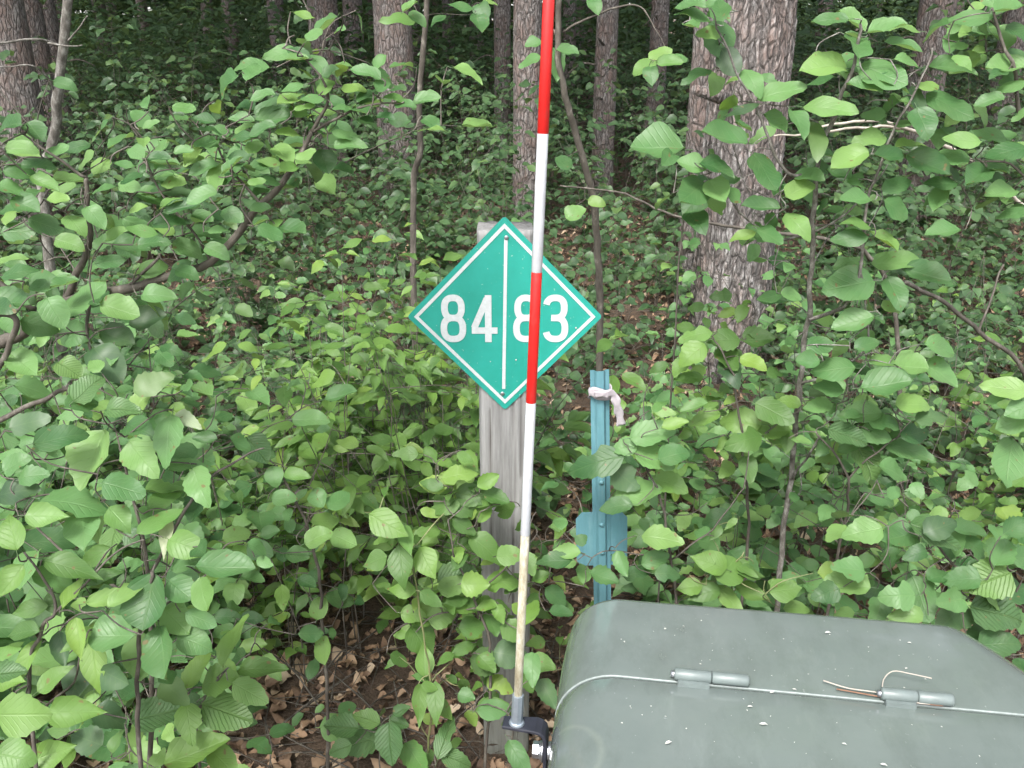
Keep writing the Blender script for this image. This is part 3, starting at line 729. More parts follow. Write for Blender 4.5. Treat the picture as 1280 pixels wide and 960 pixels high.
for (u0, u1, v) in ((843, 936, 848), (1101, 1188, 867)):
    a = to_box(u0, v, BZ + .008); b = to_box(u1, v, BZ + .008); xm = a.x; Lh = b.x - a.x; yy = .0035; zz = HZ + .0085
    V = []; F = []
    tube(V, F, [(xm, yy, zz), (xm + .0015, yy, zz), (xm + Lh * .495 - .001, yy, zz), (xm + Lh * .495, yy, zz)], [.0058, .0068, .0068, .006], 16)
    h = mesh_obj('hinge', V, F, M['hinge'], bxg)
    V = []; F = []
    tube(V, F, [(xm + Lh * .505, yy, zz), (xm + Lh * .505 + .001, yy, zz), (xm + Lh - .003, yy, zz), (xm + Lh - .001, yy, zz), (xm + Lh, yy, zz)], [.006, .0068, .0068, .0058, .0035], 16)
    k = mesh_obj('knuckle', V, F, M['hinge'], h)
    V, F = box_vf(xm + .004, xm + Lh * .47, yy - .010, yy, HZ - .001, HZ + .0055); mesh_obj('weld_tab', V, F, M['hinge'], h, smooth=False)
    V, F = box_vf(xm + Lh * .54, xm + Lh - .006, yy + .001, yy + .010, HZ + .001, HZ + .0055); mesh_obj('weld_tab', V, F, M['hinge'], h, smooth=False)
    V = []; F = []
    tube(V, F, [(xm - .004, yy, zz), (xm + .002, yy, zz)], [.0035, .0042], 10); mesh_obj('hinge_pin', V, F, M['zinc'], h)

# marker pole bracket on the box's left wall
bx_w = Vector((WL, -.028, HZ - .03))
br = empty('marker_bracket', to_world(Vector((WL - .0005, -.028, HZ - .06))), 'black L-shaped steel bracket bolted to the left wall of the grey-green box', 'bracket')
br.rotation_euler.z = YAW
bo = Vector((WL - .0005, -.028, HZ - .06))
PB = at(646, 904, to_world(Vector((WL - .03, -.028, 0))).y)      # foot of the pole
zt = PB.z - BG - bo.z
pathb = [(-.056, zt), (-.018, zt), (-.011, zt - .002), (-.0065, zt - .0065), (-.0045, zt - .014), (-.0045, zt - .085)]
V = []; F = []; tk = .0042; outl = []
for i, (x, z) in enumerate(pathb):
    a = Vector(pathb[max(0, i - 1)]); b = Vector(pathb[min(len(pathb) - 1, i + 1)]); t = (b - a).normalized(); nn = Vector((-t.y, t.x))
    for s in (0, -1):
        p = Vector((x, z)) + nn * (s * tk); wd = .0125 if i else .009
        V += [(p.x, -wd, p.y), (p.x, wd, p.y)]
for i in range(len(pathb) - 1):
    a = i * 4; b = a + 4
    F += [(a, b, b + 1, a + 1), (a + 2, a + 3, b + 3, b + 2), (a, a + 2, b + 2, b), (a + 1, b + 1, b + 3, a + 3)]
F += [(0, 1, 3, 2), (len(V) - 4, len(V) - 2, len(V) - 1, len(V) - 3)]
o = mesh_obj('strap', V, F, M['black_steel'], br, smooth=False); bv = o.modifiers.new('bevel', 'BEVEL'); bv.width = .0011; bv.segments = 2
bz = zt - .036
def disc(name, x0, x1, r, sides, mat, parent, cham=.0006):
    V = []; F = []; tube(V, F, [(x0, 0, bz), (x0 + math.copysign(cham, x1 - x0), 0, bz), (x1 - math.copysign(cham, x1 - x0), 0, bz), (x1, 0, bz)], [r * .9, r, r, r * .9], sides)
    return mesh_obj(name, V, F, mat, parent, smooth=False)
disc('washer', -.0088, -.0112, .0135, 28, M['zinc'], br); disc('washer', -.0112, -.0140, .0105, 28, M['zinc'], br)
disc('bolt_head', -.0140, -.0215, .0095, 6, M['zinc'], br); disc('washer', -.0043, .0004, .0105, 28, M['zinc'], br)
# the striped marker pole
PT = at(686, 0, PB.y - .012); dirp = (PT - PB).normalized()
def on_pole(v):                       # distance along the pole at image row v
    lo, hi = 0., 2.
    for _ in range(40):
        m = (lo + hi) / 2; lo, hi = (m, hi) if proj(PB + dirp * m)[1] > v else (lo, m)
    return lo
pole = empty('marker_pole', PB, 'thin red and white striped marker pole rising from the bracket past the sign', 'pole')
def seg(name, a, b, r0, r1, mat, sides=16, ch=.0004):
    V = []; F = []; tube(V, F, [dirp * a, dirp * (a + ch), dirp * (b - ch), dirp * b], [r0 - ch * .5, r0, r1, r1 - ch * .5], sides)
    o = mesh_obj(name, V, F, mat, pole, smooth=sides > 8); return o
s0 = on_pole(868)
seg('collar', .0005, .0035, .0092, .0080, M['sleeve'], 20); seg('sleeve', .003, s0, .0066, .0066, M['sleeve'], 8)
cuts = [s0 - .004, on_pole(668), on_pole(503), on_pole(340), on_pole(167), on_pole(167) + (on_pole(167) - on_pole(340)) * .98]
mats = ['pole_raw', 'pole_white', 'pole_red', 'pole_white', 'pole_red']; nm = ['bare_section', 'white_band', 'red_band', 'white_band', 'red_band']
for i in range(5): seg(nm[i], cuts[i], cuts[i + 1], .0050 if i else .0046, .0050 if i else .0047, M[mats[i]])
seg('bare_core', cuts[1] - .002, cuts[5] + .004, .0046, .0046, M['pole_raw'])

# debris on the box
def needle(label, pts, r, mat, name='pine_needle', zoff=.004, group=None, lifts=None):
    P = [to_box(u, v, BZ) for u, v in pts]; W_ = []
    for i, p in enumerate(P):
        p.z = HZ + zoff + (lifts[i] if lifts else 0); W_.append(to_world(p))
    V = []; F = []; pth = smooth_path(W_, 4); tube(V, F, [p - W_[0] for p in pth], r, 5)
    o = mesh_obj(name, V, F, mat, None, loc=W_[0]); return tag(o, label, 'debris', group)
needle('red-brown dry pine needle lying under the right hinge of the box', [(1045, 866), (1085, 873), (1130, 881), (1178, 886)], .0009, M['pine_needle'], lifts=[.001, .001, .001, 0])
needle('pale dry stalk lying along the box seam left of the right hinge', [(1028, 857), (1060, 866), (1100, 872), (1150, 884), (1183, 882)], .0008, M['pale_needle'], 'dry_stalk', lifts=[.003, .002, .002, .001, 0])
needle('white curled stalk looping over the right hinge of the box', [(1102, 872), (1103, 858), (1114, 851), (1135, 856), (1162, 862)], .0007, M['pale_needle'], 'dry_stalk', lifts=[0, .005, .009, .011, .011])
needle('short brown needles tucked under the left hinge of the box', [(874, 849), (892, 853), (910, 856)], .0012, M['pine_needle'], lifts=[.001, .001, 0])
lv = []
for _ in range(120):
    x = rnd(-.02, .46); y = rnd(-.14, .14)
    if abs(y) < .012: continue
    a = rnd(0, 6.28); L = abs(random.gauss(0, 1)) * .0011 + .0008
    z = HZ + .0012 + (.0018 if y > 0 else 0)
    if y > .12 or x < .0 or x > .375: continue
    lv.append((to_world(Vector((x, y, z))), Vector((math.cos(a), math.sin(a), .1)), Vector((rnd(-.2, .2), rnd(-.2, .2), 1)), L, L * rnd(.4, .8)))
for (u, v, L) in ((831, 931, .009), (949, 906, .009), (1031, 792, .008), (962, 867, .006), (1052, 930, .005), (1100, 956, .007), (1134, 804, .005), (990, 862, .005), (934, 884, .006)):
    a = rnd(-.4, .6); p = to_box(u, v, BZ + .002); p.z = HZ + .0032; lv.append((to_world(p), Vector((math.cos(a), math.sin(a), .05)), Vector((0, 0, 1)), L, L * .45))
tag(joined_leaves('fallen_bud_scales', lv, 'petal', T_FAR), 'tiny pale bud scales and specks scattered on the box top', 'debris', kind='stuff')

# ------------------------------------------------------------------ undergrowth: hand-placed foreground plants
def keep_out(p, u, v):
    if p.y < SIGN_Y + .02 and 500 < u < 762 and 262 < v < 528 and abs(u - 631) / 128 + abs(v - 396) / 128 < 1.08: return True
    if p.y < UY + .02 and 728 < u < 770 and 450 < v < 745: return True
    if p.y < UY + .03 and 735 < u < 790 and 475 < v < 548: return True
    if p.y < UY + .03 and 708 < u < 796 and 630 < v < 718: return True
    if p.y < SIGN_Y + .02 and 590 < u < 675 and 500 < v < 605: return True
    if p.y < 1.0 and u > 600 and v > 730: return True
    return False
def near_box(p):
    dx, dy = p.x - BX, p.y - BY; c, s = math.cos(-YAW), math.sin(-YAW); x = c * dx - s * dy; y = s * dx + c * dy
    return WL - .03 < x < WR + .03 and -.5 < y < YB + .03 and p.z < BZ + .04
Z3 = 1280 / 430.
class Plant:
    def __init__(s, name, label, base, cat='shrub', group=None, stem='twig'):
        s.root = empty(name, base, label, cat, group); s.parts = []; s.nodes = []; s.comp = []; s.mat = M[stem]; s.lens = []
    def part(s, p, reach):              # the stem or twig piece that a new shoot at p grows from, or a new piece
        if s.nodes:
            k = min(range(len(s.nodes)), key=lambda i: (s.nodes[i] - p).length_squared)
            if s.comp[k] is not None and (s.nodes[k] - p).length < reach: return s.comp[k]
        s.parts.append(([], [])); return len(s.parts) - 1
    def branch(s, pts, r0, r1, own=False, sides=7):
        path = smooth_path(pts, 6); n = len(path); b = s.root.location
        path = [p + Vector((noise.noise(p * 23), noise.noise(p * 23 + Vector((9, 0, 0))), noise.noise(p * 23 + Vector((0, 9, 0))))) * .006 if 0 < i < n - 1 else p for i, p in enumerate(path)]
        rad = [(r0 + (r1 - r0) * i / (n - 1)) * (1 + .12 * noise.noise(path[i] * 60)) for i in range(n)]
        c = None
        if own:
            V = []; F = []; tube(V, F, [p - b for p in path], rad, 9); mesh_obj('branch', V, F, s.mat, s.root)
        else:
            c = s.part(path[0], .01); tube(*s.parts[c], [p - b for p in path], rad, sides)
        s.nodes += path; s.comp += [c] * n
    def twig_to(s, p, d, r=.0011):
        k = min(range(len(s.nodes)), key=lambda i: (s.nodes[i] - p).length_squared); q_ = s.nodes[k]; dist = (q_ - p).length
        if dist < .004: return
        c = s.comp[k]
        if c is None: s.parts.append(([], [])); c = len(s.parts) - 1
        m = (q_ + p) * .5 + Vector((rnd(-.1, .1), rnd(-.1, .1), rnd(-.05, .12))) * min(dist, .08) - d * min(dist, .08) * .15
        path = smooth_path([q_, m, p], 4); rr = r * (1 + dist * 2.)
        tube(*s.parts[c], [x - s.root.location for x in path], [rr + (r * .7 - rr) * i / (len(path) - 1) for i in range(len(path))], 5, False)
        s.nodes += path[2::2]; s.comp += [c] * len(path[2::2])
    def leaf_px(s, u, v, L, ang, W, Y, kind='round', matk='leaf', tilt=.35):
        d = RT * math.cos(R(ang)) + UPV * math.sin(R(ang)); c = at(u, v, Y)
        depth = (c - CAM).dot(FW); Lm = L / FPX * depth; Wm = W / FPX * depth
        n = -FW * .62 + Vector((0, 0, 1)) * .55 + Vector((rnd(-tilt, tilt), rnd(-tilt, tilt) * .5, rnd(-tilt, tilt)))
        n.normalize(); dd = d - n * d.dot(n); k = max(.6, dd.length); dd.normalize()
        base = c - dd * Lm * .5
        s.twig_to(base - dd * Lm * .16, dd); put_leaf(s.root, base, dd, n, Lm / k * 1.16, Wm * 1.22, kind, matk); s.lens.append(Lm)
    def zoom_leaves(s, ox, oy, lst, Y, dY, kind, matk='leaf'):
        lst = sorted(lst, key=lambda e: min((at(ox + e[0] / Z3, oy + e[1] / Z3, Y) - k).length for k in s.nodes))
        for e in lst:
            mk = {'y': 'leaf_young', 'p': 'leaf_dead', 'd': 'leaf_far', 'r': 'leaf_rib'}.get(e[5], matk) if len(e) > 5 else matk
            s.leaf_px(ox + e[0] / Z3, oy + e[1] / Z3, e[2] / Z3, e[3], e[4] / Z3, Y + rnd(-dY, dY), kind, mk)
    def extra(s, n, kind, matk, size=None, back=.22, spread=.05, keepv=None):
        base = list(s.nodes); med = size or (sum(s.lens) / max(1, len(s.lens)))
        for _ in range(n):
            q_ = random.choice(base) + Vector((rnd(-spread, spread), rnd(0, back), rnd(-spread, spread)))
            a = rnd(0, 6.283); d = Vector((math.cos(a), math.sin(a) * .7 - .2, rnd(-.7, .25))).normalized(); L = med * rnd(.6, 1.05)
            u, v, w = proj(q_ + d * L * .5)
            if keep_out(q_, u, v) or near_box(q_) or near_box(q_ + d * L) or q_.z < .05: continue
            nrm = Vector((rnd(-.5, .5), -.55 + rnd(-.4, .4), .8))
            s.twig_to(q_ - d * L * .16, d); put_leaf(s.root, q_, d, nrm, L, L * rnd(.5, .72) * (.8 if kind == 'point' else 1), kind, matk)
    def done(s):
        for i, (V, F) in enumerate(s.parts):
            if V: mesh_obj('stem' if len(V) > 150 else 'twig', V, F, s.mat, s.root)
def gp(u, v, Y):                     # ground point below pixel ray at depth Y
    p = at(u, v, Y); p.z = ground_z(p.x, p.y); return p

# A  thick-branched shrub, upper left
A = Plant('branching_shrub', 'round-leaved shrub with dark crooked branches reaching in from the left', Vector((-1.15, 1.35, ground_z(-1.15, 1.35))))
fork = at(-60, 470, 1.35)
A.branch([A.root.location, at(-180, 700, 1.35), fork, at(20, 420, 1.33), at(70, 385, 1.32), at(112, 370, 1.30)], .013, .008, True)
A.branch([at(112, 370, 1.30), at(190, 352, 1.28), at(262, 326, 1.27), at(328, 256, 1.25), at(366, 205, 1.24), at(390, 163, 1.24)], .0078, .0030, True)
A.branch([at(390, 163, 1.24), at(410, 130, 1.23), at(405, 100, 1.22), at(375, 66, 1.22)], .0026, .0012)
A.branch([at(390, 163, 1.24), at(430, 142, 1.22), at(470, 132, 1.22), at(505, 128, 1.22)], .0022, .001)
A.branch([at(80, 380, 1.32), at(104, 322, 1.30), at(113, 262, 1.28), at(108, 222, 1.27)], .006, .0028, True)
A.branch([at(108, 222, 1.27), at(60, 190, 1.25), at(25, 165, 1.25)], .0024, .001)
A.branch([fork, at(-70, 380, 1.3), at(-40, 330, 1.28), at(0, 352, 1.28), at(45, 386, 1.30)], .0055, .004, True)
A.branch([fork, at(-60, 420, 1.24), at(-40, 400, 1.2), at(8, 392, 1.2), at(20, 408, 1.21), at(4, 450, 1.22), at(-30, 500, 1.25)], .005, .004, True)
A.branch([at(-120, 585, 1.35), at(-60, 555, 1.4), at(0, 526, 1.4), at(40, 505, 1.39), at(82, 488, 1.38), at(150, 470, 1.37)], .006, .003, True)
A.branch([at(108, 228, 1.27), at(108, 370, 1.30)], .001, .001)
A.branch([at(262, 326, 1.27), at(240, 290, 1.25), at(200, 240, 1.24), at(180, 190, 1.24)], .0022, .001)
A.branch([at(328, 256, 1.25), at(290, 215, 1.24), at(270, 175, 1.23), at(300, 150, 1.23)], .0022, .001)
A.branch([at(155, 360, 1.29), at(180, 340, 1.27), at(200, 318, 1.26)], .003, .002)
A.branch([at(112, 370, 1.3), at(108, 400, 1.28), at(118, 450, 1.27), at(130, 500, 1.25)], .003, .0015)
A.zoom_leaves(0, 0, [(40, 462, 95, 170, 80), (125, 485, 85, -60, 75), (70, 550, 95, 10, 65), (205, 560, 80, 30, 60), (130, 610, 110, 0, 60), (160, 680, 110, -30, 50, 'y'), (505, 565, 80, -40, 50), (590, 590, 75, 0, 50), (605, 650, 75, -20, 55), (680, 565, 70, 0, 42), (750, 540, 65, 45, 50), (560, 735, 120, -10, 72), (670, 775, 110, 20, 52), (500, 775, 65, 0, 42), (645, 715, 120, 0, 60, 'd'), (820, 485, 65, 30, 50), (1010, 440, 120, 15, 62), (1065, 490, 85, 15, 48), (940, 560, 65, 50, 45), (880, 580, 80, 0, 42), (960, 630, 80, -50, 65), (1045, 570, 95, -60, 70), (1205, 595, 85, -70, 75), (1130, 590, 80, 60, 46), (1265, 525, 120, 10, 62), (900, 685, 70, 10, 36, 'y'), (950, 675, 60, 20, 32, 'y'), (840, 670, 65, 70, 50), (1000, 860, 85, -10, 65), (1080, 855, 95, -30, 72), (1110, 195, 95, -20, 52), (1175, 225, 95, -50, 55), (1225, 275, 62, 20, 52), (1050, 375, 120, 20, 52, 'y'), (1000, 400, 130, 10, 60), (1100, 405, 72, -40, 52, 'y'), (800, 650, 100, 70, 52), (430, 880, 80, 30, 52, 'y'), (270, 820, 95, -60, 72), (380, 700, 90, 15, 50), (470, 690, 80, -20, 52), (720, 610, 80, 10, 48), (500, 830, 95, -20, 60), (620, 830, 110, 15, 62), (740, 870, 110, -15, 66), (860, 800, 85, -30, 55), (350, 800, 90, -50, 60), (210, 740, 70, 10, 50), (60, 640, 90, 10, 60), (30, 700, 90, -10, 60), (90, 760, 100, -25, 70), (160, 830, 110, -10, 75), (60, 860, 110, 10, 75), (560, 900, 110, 0, 70), (250, 900, 100, -20, 70), (380, 900, 80, 40, 55), (690, 920, 100, -20, 65), (800, 930, 90, -30, 60)], 1.24, .05, 'round')
A.zoom_leaves(420, 0, [(60, 330, 80, 20, 50, 'y'), (110, 380, 75, 60, 48), (165, 320, 80, 60, 46), (215, 360, 80, 30, 48, 'y'), (250, 388, 70, -10, 46), (175, 430, 60, -30, 36), (110, 440, 50, -30, 34), (30, 500, 90, 0, 40), (40, 535, 110, -10, 52), (20, 400, 70, 20, 40)], 1.22, .02, 'round')
A.zoom_leaves(0, 320, [(300, 165, 160, 60, 110), (435, 200, 125, -10, 100), (390, 390, 140, -50, 105, 'd'), (135, 255, 110, -10, 80), (270, 290, 110, 0, 90), (80, 395, 130, -40, 85), (250, 415, 90, -30, 75, 'r'), (580, 145, 110, 0, 68), (60, 60, 120, 20, 70), (30, 170, 130, -10, 90), (200, 200, 110, -60, 85), (400, 20, 90, 20, 60), (560, 50, 90, 30, 60), (690, 60, 80, -20, 60), (150, 90, 100, 0, 70), (430, 300, 120, -20, 80, 'd'), (540, 240, 120, 20, 80, 'd')], 1.24, .04, 'round')
A.extra(125, 'round', 'leaf', .054, .30, .08)
tips = [n_ for n_ in A.nodes if proj(n_)[0] > 150 and proj(n_)[1] < 300]
keep_nodes, keep_comp = A.nodes, A.comp
for k_ in range(95):
    q_ = random.choice(tips) + Vector((rnd(-.035, .035), rnd(-.05, .06), rnd(-.02, .045))); a = rnd(0, 6.283); d = Vector((math.cos(a), math.sin(a) * .6 - .15, rnd(-.3, .5))).normalized(); L = rnd(.028, .044)
    A.twig_to(q_ - d * L * .16, d); put_leaf(A.root, q_, d, Vector((rnd(-.5, .5), -.5 + rnd(-.3, .3), .9)), L, L * rnd(.5, .66), 'round', 'leaf_young' if random.random() < .22 else 'leaf')
A.done()

# C  broad-leaved shrub, left middle
Cc = Plant('broad_leaved_shrub', 'large-leaved shrub at the left below the crooked branches, leaf edges nibbled', gp(170, 1150, 1.1))
Cc.branch([Cc.root.location, at(190, 900, 1.1), at(185, 720, 1.1), at(150, 560, 1.1)], .005, .0018)
Cc.branch([at(185, 720, 1.1), at(260, 600, 1.15), at(330, 560, 1.2)], .003, .0012)
Cc.branch([at(185, 760, 1.1), at(90, 700, 1.1), at(30, 640, 1.12)], .003, .0012)
Cc.zoom_leaves(0, 320, [(625, 665, 160, -85, 105), (690, 605, 115, -35, 45, 'p'), (360, 735, 190, -95, 145), (515, 735, 150, -50, 110), (450, 860, 140, -10, 100), (250, 915, 220, -10, 130), (445, 570, 115, 0, 75, 'r'), (315, 500, 110, 60, 100, 'r'), (515, 545, 110, 70, 70, 'y'), (200, 680, 140, 30, 90), (50, 775, 100, 30, 75), (610, 900, 140, 50, 60, 'y'), (735, 840, 130, -60, 90), (700, 780, 150, 0, 52), (120, 820, 100, 10, 70), (560, 480, 130, 30, 80, 'd'), (100, 620, 130, 20, 80, 'd'), (60, 880, 140, 10, 90, 'd')], 1.08, .05, 'broad')
Cc.zoom_leaves(0, 640, [(165, 15, 140, 0, 80), (310, 40, 130, -70, 120), (690, 125, 150, -20, 90, 'y'), (570, 45, 130, 60, 72, 'y'), (620, 60, 120, -90, 42, 'p'), (440, 20, 110, -50, 80, 'y'), (420, 90, 110, -80, 80, 'r')], 1.05, .03, 'point')
Cc.extra(55, 'broad', 'leaf', .055, .3, .07); Cc.done()

# B  lower-left rounded-leaf sapling with a straight brown stem
B = Plant('round_leaved_sapling', 'round-leaved sapling on a straight brown stem at the lower left', gp(176, 1250, .95))
B.branch([B.root.location, at(176, 960, .95), at(172, 840, .94), at(178, 760, .94), at(190, 715, .93)], .0035, .0022, True)
B.branch([at(176, 770, .94), at(230, 740, .95), at(260, 715, .95)], .0018, .001)
B.zoom_leaves(0, 640, [(555, 315, 180, -95, 140), (820, 205, 180, 5, 95), (755, 290, 105, -60, 90, 'y'), (665, 285, 100, -40, 90), (640, 390, 110, -45, 100), (715, 480, 120, -20, 90), (520, 520, 145, -88, 110), (600, 490, 150, -60, 110), (430, 460, 150, 180, 120), (740, 395, 110, -20, 60), (390, 330, 130, 20, 62), (450, 320, 110, 50, 52), (290, 600, 110, -100, 90, 'd'), (420, 610, 110, -20, 80, 'd')], .93, .035, 'round')
B.extra(16, 'round', 'leaf', .045, .15, .05); B.done()
# B2 pointed-leaf dogwood at lower left
D2 = Plant('pointed_leaf_shrub', 'shrub with long pointed leaves on pale stalks at the lower left edge', gp(60, 1250, .92))
D2.branch([D2.root.location, at(40, 900, .92), at(52, 790, .92), at(70, 765, .92), at(62, 735, .92), at(30, 690, .92)], .003, .0013)
D2.branch([at(70, 765, .92), at(110, 725, .93), at(150, 690, .94), at(180, 675, .95)], .0016, .001)
D2.branch([at(40, 900, .92), at(90, 850, .92), at(110, 790, .93)], .0018, .001)
D2.zoom_leaves(0, 640, [(45, 85, 130, 115, 85), (50, 245, 110, 245, 80), (255, 205, 190, -15, 80), (120, 360, 110, 195, 60), (90, 445, 120, 180, 70), (105, 545, 150, 250, 55), (190, 625, 130, 45, 70), (290, 450, 130, -70, 60), (350, 560, 180, -80, 80), (272, 745, 210, 0, 95), (190, 900, 150, 20, 90), (30, 630, 100, 0, 80), (200, 340, 90, -60, 55), (265, 320, 100, 80, 50), (25, 530, 110, 20, 50, 'y'), (230, 500, 120, -70, 60, 'd'), (110, 680, 110, 10, 60)], .91, .03, 'point', 'leaf_point')
D2.extra(14, 'point', 'leaf_point', .05, .15, .05); D2.done()
# B3 ribbed yellow leaves, bottom left corner
D3 = Plant('ribbed_leaf_seedling', 'yellowish ribbed leaves of a seedling in the lower left corner', gp(-20, 1500, .75), 'seedling')
D3.branch([D3.root.location, at(-30, 1000, .75), at(-15, 930, .75), at(-10, 890, .75)], .0025, .0015)
D3.zoom_leaves(0, 640, [(70, 755, 175, 0, 135, 'y'), (45, 910, 130, -10, 115, 'y'), (20, 600, 110, 10, 70)], .74, .01, 'ovate', 'leaf_rib'); D3.done()
# B4 serrated leaves right of the brown stem
D4 = Plant('serrated_leaf_shrub', 'low shrub with pointed toothed leaves right of the lower left brown stem', gp(250, 1000, 1.1))
D4.branch([D4.root.location, at(248, 940, 1.1), at(255, 870, 1.08), at(285, 835, 1.06)], .003, .0013)
D4.branch([at(250, 900, 1.09), at(215, 870, 1.08), at(180, 880, 1.05)], .0018, .001)
D4.zoom_leaves(0, 640, [(855, 510, 150, 95, 65, 'y'), (960, 582, 160, 5, 70), (720, 600, 120, 70, 70), (810, 630, 130, 10, 100), (920, 665, 130, -30, 80), (830, 740, 170, -20, 120, 'r'), (570, 760, 150, 20, 110, 'r'), (710, 900, 200, 30, 110), (820, 920, 110, -50, 80), (700, 760, 110, -80, 80), (430, 860, 75, 80, 45, 'y'), (580, 930, 70, 60, 45, 'y'), (400, 760, 120, -20, 85, 'd'), (330, 850, 120, 160, 90, 'd'), (640, 660, 120, -40, 80, 'd')], 1.06, .04, 'ovate', 'leaf_point')
D4.extra(18, 'ovate', 'leaf', .05, .15, .05); D4.done()

# K  thin upright stem left of centre, small round leaves
K = Plant('slender_sapling', 'slender sapling with small round leaves left of the wooden post', gp(410, 1020, 1.45))
K.branch([K.root.location, at(409, 900, 1.45), at(405, 800, 1.44), at(395, 700, 1.43), at(375, 640, 1.42), at(350, 590, 1.42)], .0042, .002, True)
K.zoom_leaves(0, 640, [(1000, 80, 65, 20, 46), (930, 395, 75, 0, 46), (935, 500, 90, 10, 46), (1175, 95, 95, 30, 76), (1185, 370, 70, 90, 60), (1150, 450, 80, 10, 60), (1205, 495, 80, -70, 55), (1160, 590, 70, 70, 40), (1240, 800, 100, 0, 90, 'y'), (870, 90, 85, 20, 60), (960, 140, 90, -20, 70), (1100, 160, 80, -10, 60), (1200, 30, 90, 20, 60), (1270, 100, 90, -30, 70)], 1.42, .05, 'round')
K.zoom_leaves(0, 320, [(950, 710, 105, -50, 85, 'r'), (1020, 815, 70, -80, 60), (1095, 812, 85, -10, 42, 'y'), (1180, 895, 65, -60, 60), (1245, 920, 75, 60, 65), (1145, 605, 120, 0, 70), (1260, 520, 110, 10, 60), (1050, 900, 80, 10, 60)], 1.42, .05, 'round')
K.extra(22, 'round', 'leaf', .042, .25, .06); K.done()

# E  shrub at the foot of the post
E = Plant('post_foot_shrub', 'bushy toothed-leaf shrub growing over the foot of the wooden post', gp(600, 1000, 1.42))
E.branch([E.root.location, at(612, 840, 1.42), at(598, 760, 1.42), at(570, 700, 1.42), at(560, 650, 1.42)], .0034, .0014)
E.branch([at(598, 760, 1.42), at(545, 770, 1.4), at(520, 790, 1.38)], .002, .001)
E.branch([at(598, 740, 1.42), at(640, 700, 1.43), at(670, 640, 1.45)], .002, .001)
E.zoom_leaves(420, 640, [(440, 240, 130, 20, 100, 'r'), (430, 275, 110, 10, 70), (550, 130, 140, -40, 80), (510, 270, 95, 0, 80, 'y'), (610, 260, 120, 0, 82), (280, 380, 85, -10, 60), (385, 385, 95, 10, 85), (310, 470, 110, -60, 100), (460, 360, 100, 10, 45), (500, 430, 90, 10, 70, 'y'), (575, 400, 80, -70, 65, 'y'), (545, 565, 105, -20, 95, 'd'), (640, 530, 115, -10, 90, 'd'), (575, 730, 115, 10, 70), (715, 390, 85, 80, 62), (760, 245, 58, 30, 46), (650, 440, 90, -50, 70), (640, 160, 90, 10, 70), (715, 180, 70, -70, 50), (700, 620, 80, -60, 60), (760, 560, 80, -20, 60), (600, 640, 90, -30, 60)], 1.41, .035, 'ovate', 'leaf_point')
E.zoom_leaves(420, 320, [(450, 815, 120, 10, 70), (370, 850, 100, 170, 60), (500, 890, 120, -10, 75), (410, 930, 110, 180, 60), (590, 900, 90, -20, 60), (560, 840, 80, 30, 50), (470, 940, 100, -10, 60)], 1.45, .03, 'ovate', 'leaf_point')
E.extra(110, 'ovate', 'leaf_point', .05, .08, .08); E.done()
E2 = Plant('pointed_leaf_seedling', 'fresh green seedling left of the wooden post, above the leaf litter', gp(525, 960, 1.38), 'seedling', stem='gstem')
E2.branch([E2.root.location, at(538, 900, 1.38), at(535, 830, 1.37), at(515, 700, 1.36), at(500, 660, 1.36)], .0026, .0012)
E2.zoom_leaves(420, 640, [(180, 40, 140, -30, 90), (260, 90, 100, -70, 52, 'y'), (150, 180, 90, 200, 70), (240, 190, 140, -80, 80), (330, 175, 100, -60, 80), (330, 560, 110, 90, 60, 'y'), (370, 690, 120, -85, 56), (320, 615, 60, 180, 36, 'y'), (345, 650, 60, -10, 36), (310, 690, 110, -100, 50), (400, 730, 90, -50, 46), (250, 290, 100, 170, 56), (350, 320, 90, -30, 50)], 1.36, .03, 'point', 'leaf_point')
E2.extra(12, 'point', 'leaf_point', .045, .1, .05); E2.done()
E3 = Plant('ribbed_leaf_seedling', 'low seedling with ribbed leaves at the bottom edge left of the post', gp(470, 985, 1.35), 'seedling')
E3.branch([E3.root.location, at(474, 935, 1.34), at(470, 915, 1.33)], .002, .0012)
E3.zoom_leaves(420, 640, [(100, 855, 130, 200, 95, 'r'), (200, 840, 110, -80, 90, 'r'), (285, 900, 110, -50, 75, 'y'), (120, 770, 95, 160, 62), (400, 860, 120, 70, 60), (440, 920, 110, -20, 60), (300, 950, 80, -30, 60, 'y'), (30, 800, 110, 180, 80), (240, 740, 65, 20, 38), (20, 880, 80, 200, 60)], 1.32, .03, 'ovate', 'leaf_rib'); E3.extra(8, 'ovate', 'leaf_rib', .045, .06, .03); E3.done()
E4 = Plant('broad_leaf_seedling', 'seedling with dull leaves in front of the post foot beside the bracket', gp(655, 1010, 1.3), 'seedling')
E4.branch([E4.root.location, at(640, 960, 1.3), at(640, 900, 1.3), at(610, 880, 1.3)], .002, .0012)
E4.zoom_leaves(420, 640, [(670, 900, 115, -60, 62), (580, 735, 110, 10, 66), (480, 685, 58, -20, 50), (780, 660, 90, -60, 60, 'd'), (730, 560, 80, -80, 60)], 1.28, .03, 'ovate'); E4.done()

